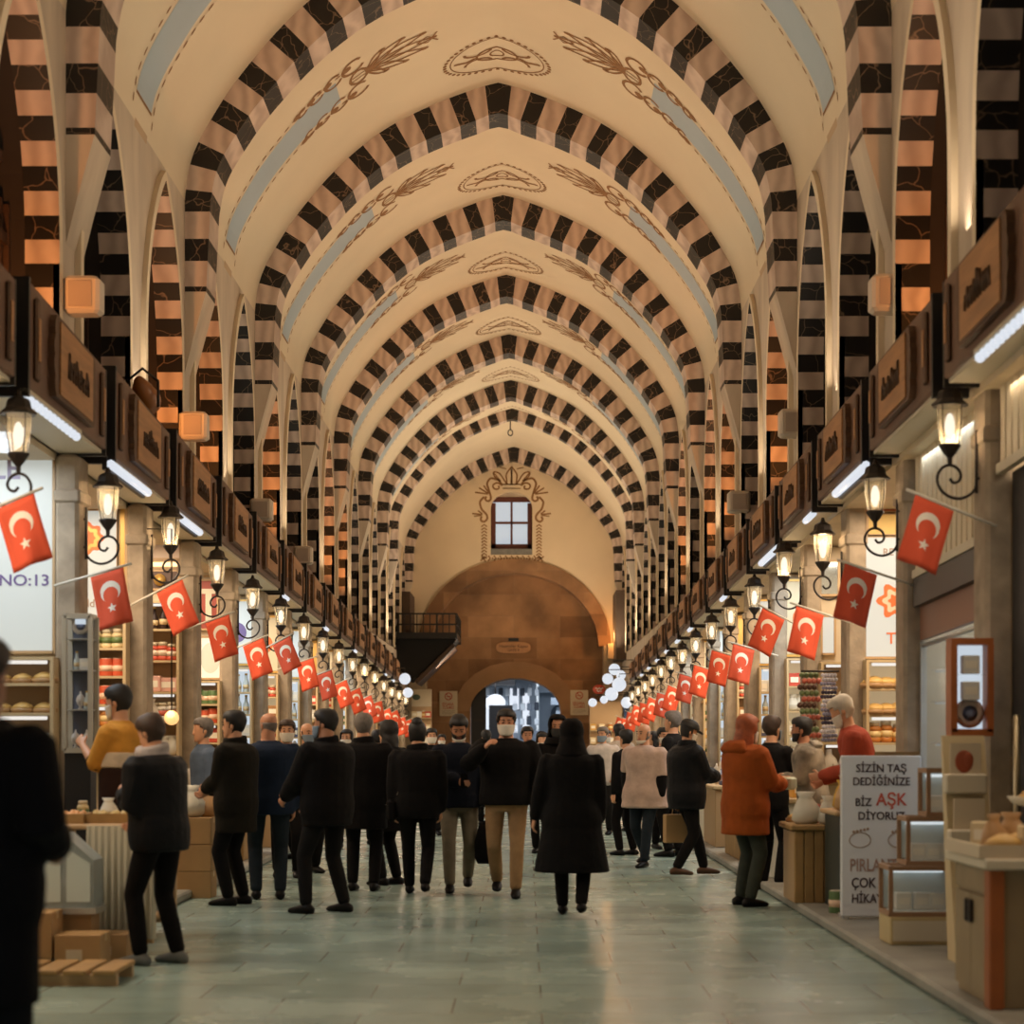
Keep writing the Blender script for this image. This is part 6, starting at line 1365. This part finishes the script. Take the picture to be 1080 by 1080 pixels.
person('white bearded man in pale open poncho over black, facing left', at(680, 22.3), 22.3, 150, H=1.72, top=cloth_m('poncho', (198, 172, 158)), sleeve_m=BLK, hem=.72, puff=.06, flare=.22, legs=JEAN, hair=('bald', HGR), mask=(MSK, True), seen_face=True, yaw=-15, wide=1.12, hl=(-.24, .06, .86), hr=(.26, -.02, .95), **WALK)
person('person in black top standing just left of the pale poncho man', at(661, 24.5), 24.5, 40, H=1.66, top=BLK, legs=BLK, hair=('short', HBK), **STAND)
person('person in dark coat with light face mask between poncho and puffer man', at(699, 26), 26, 200, H=1.70, top=BLK, legs=BLK, hair=('short', HBK), mask=(MSK, False), seen_face=True, **STAND)
person('tall grey haired man in charcoal behind the puffer jacket man', at(711, 24.2), 24.2, 60, H=1.90, top=CHR, legs=BLK, hair=('short', HGR), **STAND)
def kraft(root, S, J):
    def bd(t):
        b = MB(); b.bbox(-.05, .05, -.15, .15, -.44, -.12, .006); b.obj('bag', M_CARD, t); b = MB(); b.tube([(0, -.06, -.12), (0, -.04, -.03), (0, .04, -.03), (0, .06, -.12)], .006, 5); b.obj('handle', M_CARD, t)
    held('paper_bag', 'tan paper bag held low between poncho man and puffer man', 'bag', root, S, J['wr'][-1]+J['d'][-1]*.05, 0, bd)
    phone('phone held by the man in black puffer jacket')(root, S, J)
person('man in black puffer jacket and cap looking at a phone, facing right', at(724, 20.6), 20.6, -72, H=1.74, top=cloth_m('puffer_black', (17, 18, 22)), hem=.76, puff=.085, legs=BLK, collar=cloth_m('puffer_black', (17, 18, 22)), hair=('cap', HBK), mask=(MSK, False), seen_face=True, hr=(.02, .36, 1.12), hl=(-.24, -.02, .82), pitch=20, wide=1.1, shoes=cloth_m('brown_shoe', (82, 58, 44), .5), extra=kraft, fl=(-.1, .26, 0), fr=(.1, -.16, .03))
def orange(root, S, J):
    up = J['up']; b = MB()
    b.loft([(up((0, -.10, 1.38))*S, EX, EYv, .17*S, .05*S), (up((0, -.135, 1.44))*S, EX, EYv, .19*S, .075*S), (up((0, -.12, 1.50))*S, EX, EYv, .16*S, .07*S), (up((0, -.09, 1.53))*S, EX, EYv, .11*S, .04*S)], 16); job(b, .013, 3, MATS['cloth_rust_coat'], 'folded_hood', root)
    def bd(t): b = MB(); b.bbox(-.09, .09, -.05, .05, -.06, .06, .02); b.obj('pack', cm('pale_pack', (190, 195, 170)), t); b = MB(); b.box(-.05, .05, -.052, -.05, -.03, .03); b.obj('paper_label', M_NOTICE, t)
    held('packet', 'pale packet held by the woman in the rust coat', 'packet', root, S, J['wr'][1]+J['d'][1]*.11+EZ*.02, 0, bd)
person('woman with auburn hair in rust orange teddy coat at the right stall', at(786, 16.9), 16.9, -62, H=1.74, top=cloth_m('rust_coat', (158, 78, 30)), hem=.66, puff=.075, flare=.06, legs=GRN, hair=('long', HOR), mask=(MSK, False), hr=(.08, .36, 1.12), hl=(-.06, .38, 1.16), wide=1.06, pitch=8, extra=orange, **STAND)
person('shopper in black behind the rust coated woman, masked', at(813, 18.75), 18.75, -40, H=1.76, top=BLK, hem=.8, legs=BLK, hair=('short', HBR), mask=(MSKB, False), hr=(.1, .34, 1.1), **STAND)
def hoodie(root, S, J):
    up = J['up']; b = MB(); b.loft([(up((0, -.08, 1.40))*S, EX, EYv, .13*S, .05*S), (up((0, -.11, 1.46))*S, EX, EYv, .15*S, .07*S), (up((0, -.08, 1.51))*S, EX, EYv, .11*S, .05*S)], 14); job(b, .013, 3, cloth_m('hood_grey', (165, 155, 140)), 'folded_hood', root)
camo = mat('camo_cloth', srgb(165, 150, 130), .85, var=.75, vscale=6)
person('bearded vendor in grey and brown camouflage hoodie at the right stall', at(858, 17.85), 17.85, 78, H=1.66, z0=.085, top=camo, hem=.8, puff=.05, legs=CHR, hair=('short', HBK), hl=(-.08, .36, 1.12), hr=(.1, .36, 1.08), skin=1, lean=8, seen_face=True, beard=HBK, extra=hoodie, **STAND)
person('white haired elderly vendor in red shirt bending over cartons on the right', at(916, 16.6), 16.6, 80, H=1.86, z0=.085, top=cloth_m('red_shirt', (170, 75, 55)), hem=.8, legs=CHR, hair=('short', HWH), mask=(MSK, False), lean=16, pitch=22, hl=(-.05, .40, 1.05), hr=(.1, .38, 1.0), **STAND)
# farther figures between and beyond the foreground crowd
FAR = [(455, 30, 190, 'far figure in black beside the left end of the crowd', BLK, 'short'), (398, 27, 10, 'far figure in charcoal seen between the left shoppers', CHR, 'short'), (366, 26, 170, 'far dark figure in navy beyond the broad man', NVY, 'long'), (513, 33, 5, 'far figure in dark coat between phone man and masked man', BLK, 'short'), (571, 36, 0, 'farthest hooded figure standing under the gateway', CHR, 'hood'), (640, 38, 185, 'far figure in dark jacket at the right end stalls', BLK, 'short'), (690, 33, 100, 'far figure in brown coat by the right counters', OLV, 'long'), (304, 23.6, 60, 'dark figure behind the olive coat man on the left', CHR, 'short'), (466, 40, 180, 'small figure far away by the left notice', NVY, 'short'), (711, 27.5, 20, 'dark figure behind the puffer jacket man by right counters', BLK, 'short')]
for xp, Yd, fc, lb, m_, hs in FAR: person(lb, at(xp, Yd), Yd, fc, H=1.66+.1*ri.random(), top=m_, hem=.75, puff=.045, legs=BLK, hair=(hs, HBK if hs != 'hood' else m_), mask=(MSK, False) if 150 < fc < 200 else None, seen_face=150 < fc < 200, **(WALK if xp % 2 else STAND))
objs = []
for b, vox, sm, m, name, parent, solid, label in JOBS:
    me = b.mesh('raw', [m]); o = bpy.data.objects.new('raw', me)
    if vox:
        md = o.modifiers.new('r', 'REMESH'); md.mode = 'VOXEL'; md.voxel_size = vox if parent.location.y < 21 else vox*1.35; md.use_smooth_shade = True
    if solid:
        md = o.modifiers.new('s', 'SOLIDIFY'); md.thickness = solid; md.offset = 0
    if sm:
        md = o.modifiers.new('m', 'SMOOTH'); md.iterations = sm; md.factor = .5
    objs.append(o)
for me, (b, vox, sm, m, name, parent, solid, label) in zip(bake(objs), JOBS):
    if not me.materials: me.materials.append(m)
    else: me.materials[0] = m
    me.polygons.foreach_set('use_smooth', [True]*len(me.polygons)); link(name, me, parent)
bpy.data.scenes.remove(TMP)
